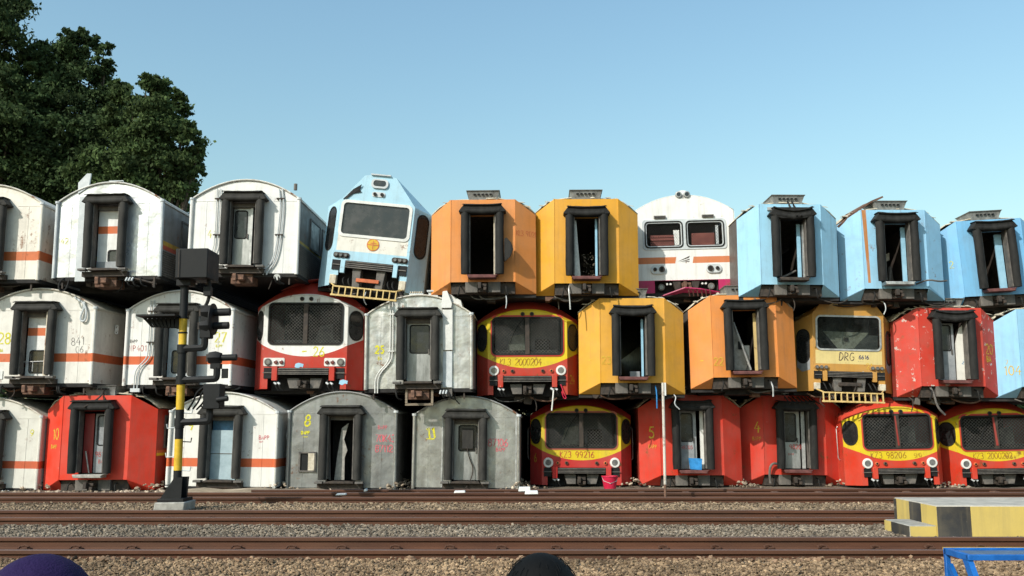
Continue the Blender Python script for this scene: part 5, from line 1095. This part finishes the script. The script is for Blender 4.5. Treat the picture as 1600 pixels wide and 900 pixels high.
# ------------------------------------------------------------------ two onlookers in front
M['skin'] = simple('skin', (.30, .16, .09), .55, var=.12, scale=4, bump=.03)
n = NT('purple_cloth'); n.coords(); wv = n.noise(160, 2, .5); n.bsdf(n.mix(wv, (.010, .004, .034), (.019, .008, .054)), .85, 0, .2, n.bump(n.math('ADD', n.noise(9, 5, .55, stretch=(1, .35, 1.6)), n.math('MULTIPLY', n.noise(260, 2, .5), .12)), .7, .02)); M['purple'] = n.m
n = NT('black_hair'); n.coords(); wv = n.noise(90, 4, .6); n.bsdf(n.mix(wv, (.002, .002, .002), (.004, .004, .0038)), .75, 0, .15, n.bump(wv, .2, .003)); M['hair'] = n.m
M['shirt'] = simple('dark_shirt', (.03, .035, .05), .85, var=.2, scale=5); M['skirt'] = simple('dark_trousers', (.02, .02, .025), .85, var=.2, scale=5)
def person(label, x, Y, ztop, zg, scarf):
    ht = ztop - zg; u = ht / 1.56
    root = thing('person', label, 'person', (x, Y, zg), (0, 0, 0), None)
    bm = bmesh.new(); sk = bm.verts.layers.skin.verify()
    def V(p, r): v = bm.verts.new(Vector(p) * u); v[sk].radius = (r * u, r * u); return v
    def E(a, c): bm.edges.new((a, c))
    pel = V((0, 0, .80), .13); ws = V((0, 0, .95), .115); ch = V((0, .01, 1.14), .135); nb = V((0, 0, 1.28), .075); nk = V((0, .015, 1.33), .050); hd = V((0, .03, 1.42), .080); ht_ = V((0, .02, 1.48), .078)
    for a, c in ((pel, ws), (ws, ch), (ch, nb), (nb, nk), (nk, hd), (hd, ht_)): E(a, c)
    for s in (-1, 1):
        hip = V((s * .085, 0, .74), .085); kn = V((s * .09, .01, .42), .055); an = V((s * .09, -.01, .08), .038); to = V((s * .10, .14, .03), .034)
        for a, c in ((pel, hip), (hip, kn), (kn, an), (an, to)): E(a, c)
        sh = V((s * .155, 0, 1.25), .058); el = V((s * .21, -.01, 1.00), .040); wr = V((s * .20, .13, .86), .026); pm_ = V((s * .195, .19, .83), .030)
        for a, c in ((nb, sh), (sh, el), (el, wr), (wr, pm_)): E(a, c)
        for f_, (dx, l_) in enumerate(((-.024, .060), (-.008, .072), (.009, .068), (.025, .052))):
            a = V((s * .195 + dx, .225, .825), .0095); c = V((s * .195 + dx, .225 + l_ * .55, .805), .0085); e = V((s * .195 + dx * .9, .225 + l_ * .8, .778), .0075); E(pm_, a); E(a, c); E(c, e)
        t1 = V((s * .195 - s * .036, .20, .825), .0105); t2 = V((s * .195 - s * .048, .238, .808), .009); E(pm_, t1); E(t1, t2)
    me = bpy.data.meshes.new('body'); bm.to_mesh(me); bm.free(); o = bpy.data.objects.new('body', me); COL.objects.link(o); o.parent = root
    me.materials.append(M['skin']); o.modifiers.new('skin', 'SKIN'); o.modifiers.new('sub', 'SUBSURF').render_levels = 2
    if len(me.skin_vertices): me.skin_vertices[0].data[0].use_root = True
    for s in (-1, 1):
        MB().disc(s * .032 * u, 1.45 * u, .012 * u, .098 * u, .112 * u, 10).build('eye', 'hair', root)
        MB().tube([(s * .078 * u, .02 * u, 1.47 * u), (s * .088 * u, .01 * u, 1.45 * u), (s * .078 * u, .025 * u, 1.415 * u)], .011 * u, 6).build('ear', 'skin', root)
    MB().prism([(-.012 * u, 1.415 * u), (.012 * u, 1.415 * u), (0, 1.46 * u)], .09 * u, .128 * u).build('nose', 'skin', root); MB().tube([(-.02 * u, .105 * u, 1.385 * u), (.02 * u, .105 * u, 1.385 * u)], .006 * u, 6).build('mouth', 'maroon', root)
    def shell(rows, nm, mat, nseg=40, wrinkle=0.):
        vs = []; rnd = random.Random(3)
        for j, (z, rx, ry, cy) in enumerate(rows):
            for k in range(nseg):
                t = 2 * math.pi * k / nseg; wv_ = 1 + wrinkle * math.sin(t * 7 + j) * (j / len(rows)); vs.append((rx * wv_ * math.cos(t) * u, (cy + ry * wv_ * math.sin(t)) * u, z * u))
        fs = [(j * nseg + k, j * nseg + (k + 1) % nseg, (j + 1) * nseg + (k + 1) % nseg, (j + 1) * nseg + k) for j in range(len(rows) - 1) for k in range(nseg)]
        return MB().add(vs, fs + [tuple(range(nseg))]).build(nm, mat, root, sharp=80)
    if scarf:
        dome = [(1.56 - .145 * (1 - math.cos(t)), .108 * math.sin(t) + .001, .125 * math.sin(t) + .001, .012) for t in [R(a) for a in (3, 10, 18, 27, 37, 48, 60, 75, 90)]]
        shell(dome + [(1.34, .108, .115, .0), (1.28, .14, .125, -.01), (1.20, .205, .14, -.01), (1.08, .235, .155, -.005), (.98, .24, .16, 0)], 'headscarf', 'purple', wrinkle=.05)
    else:
        dome = [(1.565 - .14 * (1 - math.cos(t)), .092 * math.sin(t) + .001, .108 * math.sin(t) + .001, .005) for t in [R(a) for a in (3, 10, 18, 27, 37, 48, 60, 75, 90)]]
        hr = shell(dome + [(1.40, .088, .092, -.012), (1.35, .07, .07, -.025)], 'hair', 'hair')
        st = MB(); rnd = random.Random(9)
        for _ in range(140):
            t = R(rnd.uniform(20, 95)); a = rnd.uniform(0, 6.28); L_ = rnd.uniform(.10, .32); pts = []
            for q in range(4):
                tt = t + L_ * q / 3; rr = 1.012 + .012 * math.sin(q) + rnd.uniform(-.004, .010)
                pts.append((.092 * rr * math.sin(tt) * math.cos(a) * u, (.005 + .108 * rr * math.sin(tt) * math.sin(a)) * u, (1.565 - .14 + .14 * rr * math.cos(tt)) * u))
            st.tube(pts, .0006, 3, False)
        st.build('hair_strands', 'hair', hr)['kind'] = 'stuff'
    shell([(1.30, .06, .06, 0), (1.27, .13, .09, 0), (1.22, .19, .11, 0), (1.10, .185, .135, .0), (.95, .165, .13, 0), (.80, .185, .15, 0), (.66, .20, .16, 0)], 'shirt', 'purple' if scarf else 'shirt')
    shell([(.84, .17, .14, 0), (.6, .20, .16, 0), (.3, .20, .15, 0), (.10, .21, .16, 0)], 'skirt', 'skirt', wrinkle=.06)
    return root
ZG = -.47
q = P(62, 866, 1.68); person('person in a purple headscarf watching from in front of the tracks', q.x, 1.68 - .01, q.z, ZG + .0, True)
q = P(845, 868.5, 1.86); person('person with short black hair watching from in front of the tracks', q.x, 1.86, q.z, ZG + .0, False)

# ------------------------------------------------------------------ trees behind the stack
M['bark'] = simple('tree_bark', (.09, .07, .05), .9, var=.4, scale=5, bump=.6)
def tree(name, label, Y, base_px, lobes, nleaf, c0, c1):
    bp = P(base_px, 660, Y); root = thing(name, label, 'tree', (bp.x, Y, -.5), group='trees behind the stacked carriages')
    ctr = []
    for (lx, ly, lr, dyy) in lobes:
        c = P(lx, ly, Y + dyy); s = lr * (Y + dyy) / F * 1.03; ctr.append((c - root.location, s))
    for c, s in list(ctr):
        for _ in range(3):
            dv = Vector((random.gauss(0, 1), random.gauss(0, .8), random.gauss(.25, .8))).normalized(); ctr.append((c + dv * s * 1.08, s * random.uniform(.26, .52)))
    tb = MB(); zt = min(c.z for c, s in ctr) + 1.5
    zt = min(zt, 9.); tp = [Vector((0, 0, 0)), Vector((.1, 0, zt * .3)), Vector((-.1, .1, zt * .6)), Vector((.1, 0, zt))]
    tb.tube(tp, [.6, .5, .42, .34], 12); tb.build('trunk', 'bark', root)
    for c, s in ctr[:len(lobes)]:
        a = tp[2] + (tp[3] - tp[2]) * random.random(); m = a.lerp(c, .5) + Vector((random.uniform(-.4, .4), random.uniform(-.4, .4), random.uniform(-.2, .5)))
        MB().tube([a, m, c], [.20, .12, .03], 7).build('limb', 'bark', root)
    tot = sum(s ** 2 for c, s in ctr); PV = []; CT = []
    for c, s in ctr:
        k = int(nleaf * s * s / tot)
        # leaf sprays: clumps sit on the lobe's shell, leaves crowd round each clump
        nc = max(12, int(k / 85)); d = rng.normal(size=(nc, 3)); d /= np.linalg.norm(d, axis=1)[:, None]
        cr = s * rng.uniform(.35, 1.16, (nc, 1)) * (1 + .12 * np.sin(d[:, :1] * 5 + d[:, 2:3] * 4 + c.x)); cp = np.array(c) + d * cr * np.array([1, .9, .92]); hole = np.sin(cp[:, 0] * 1.9 + cp[:, 2] * 1.3) * np.sin(cp[:, 2] * 2.1 - cp[:, 1] * .9) > .42; cp = cp[~hole] if (~hole).sum() > 4 else cp; nc = len(cp)
        idx = rng.integers(0, nc, k); sz = rng.uniform(.14, .36, nc)[idx] * min(1.4, s / 1.6); CT.append(rng.uniform(.5, 1.4, nc)[idx])
        PV.append(cp[idx] + rng.normal(size=(k, 3)) * sz[:, None] * np.array([1, 1, .6]))
    Pp = np.concatenate(PV); k = len(Pp)
    a = rng.normal(size=(k, 3)); a /= np.linalg.norm(a, axis=1)[:, None]; a[:, 2] *= .5
    t = np.cross(a, rng.normal(size=(k, 3))); t /= np.linalg.norm(t, axis=1)[:, None]; b2 = np.cross(a, t); b2 /= np.linalg.norm(b2, axis=1)[:, None] + 1e-6
    l = rng.uniform(.06, .17, (k, 1)); w2 = l * rng.uniform(.38, .6, (k, 1))
    Vv = np.stack([Pp - t * l, Pp + b2 * w2, Pp + t * l, Pp - b2 * w2], 1).reshape(-1, 3)
    Fc = np.arange(4 * k).reshape(-1, 4); m = rng.uniform(.15, .75, (k, 1))
    ctn = np.concatenate(CT)[:, None]; col = np.repeat(((np.array(c0) * (1 - m) + np.array(c1) * m) * ctn)[:, None], 4, 1).reshape(-1, 3)
    bulk('crown', Vv, Fc, col, 'leaf', root)
G0, G1 = (.026, .050, .020), (.082, .118, .040)
tree('broadleaf_tree', 'tallest dark green tree, cut off by the picture edge', 50, -30, [(-60, -20, 90, 0), (0, 40, 48, -1), (8, 100, 44, 0), (-20, 160, 70, 1), (15, 195, 60, -1), (-40, 260, 80, 0), (30, 280, 60, 0), (10, 15, 34, 0)], 95000, G0, G1)
tree('broadleaf_tree', 'dark green tree with a pointed leafy top rising over the silver carriages', 51.5, 115, [(118, 52, 15, 0), (112, 66, 22, 0), (162, 75, 12, .3), (60, 75, 14, 0), (118, 78, 28, 0), (95, 105, 38, 0), (140, 105, 36, .5), (165, 98, 16, 0), (75, 150, 46, -.5), (120, 160, 55, 0), (165, 150, 30, .5), (60, 215, 60, -.5), (130, 230, 70, 0), (110, 295, 70, 0), (60, 290, 60, 0)], 95000, G0, (.074, .110, .040))
tree('broadleaf_tree', 'lower spreading green tree behind the white carriage numbered 41', 49, 225, [(300, 250, 15, 0), (311, 236, 8, 0), (287, 195, 14, 0), (252, 132, 14, 0), (278, 160, 14, .3), (228, 130, 10, 0), (306, 270, 12, 0), (205, 150, 28, 0), (240, 150, 28, 0), (262, 175, 30, 0), (225, 190, 42, -.5), (190, 195, 36, 0), (268, 215, 34, 0), (290, 232, 24, .3), (235, 240, 52, 0), (185, 255, 50, 0), (272, 262, 36, 0), (225, 300, 60, 0), (290, 290, 24, 0), (170, 310, 50, 0)], 95000, (.032, .058, .022), (.098, .138, .046))

# added screen of dark leaves behind the stack, keeps gaps between carriages black
k = 46000; Pp = np.stack([rng.uniform(-34, 34, k), rng.uniform(47.5, 49.5, k), rng.uniform(-.5, 4.6, k)], 1)
a = rng.normal(size=(k, 3)); a /= np.linalg.norm(a, axis=1)[:, None]; t = np.cross(a, rng.normal(size=(k, 3))); t /= np.linalg.norm(t, axis=1)[:, None]; b2 = np.cross(a, t)
Vv = np.stack([Pp - t * .22, Pp + b2 * .12, Pp + t * .22, Pp - b2 * .12], 1).reshape(-1, 3)
o = bulk('leaf_screen', Vv, np.arange(4 * k).reshape(-1, 4), np.tile(np.array([[.022, .04, .016]]), (4 * k, 1)), 'leaf'); o['kind'] = 'stuff'; o['label'] = 'added dark leaf screen closing the gaps behind the stacked carriages'; o['category'] = 'leaf_screen'
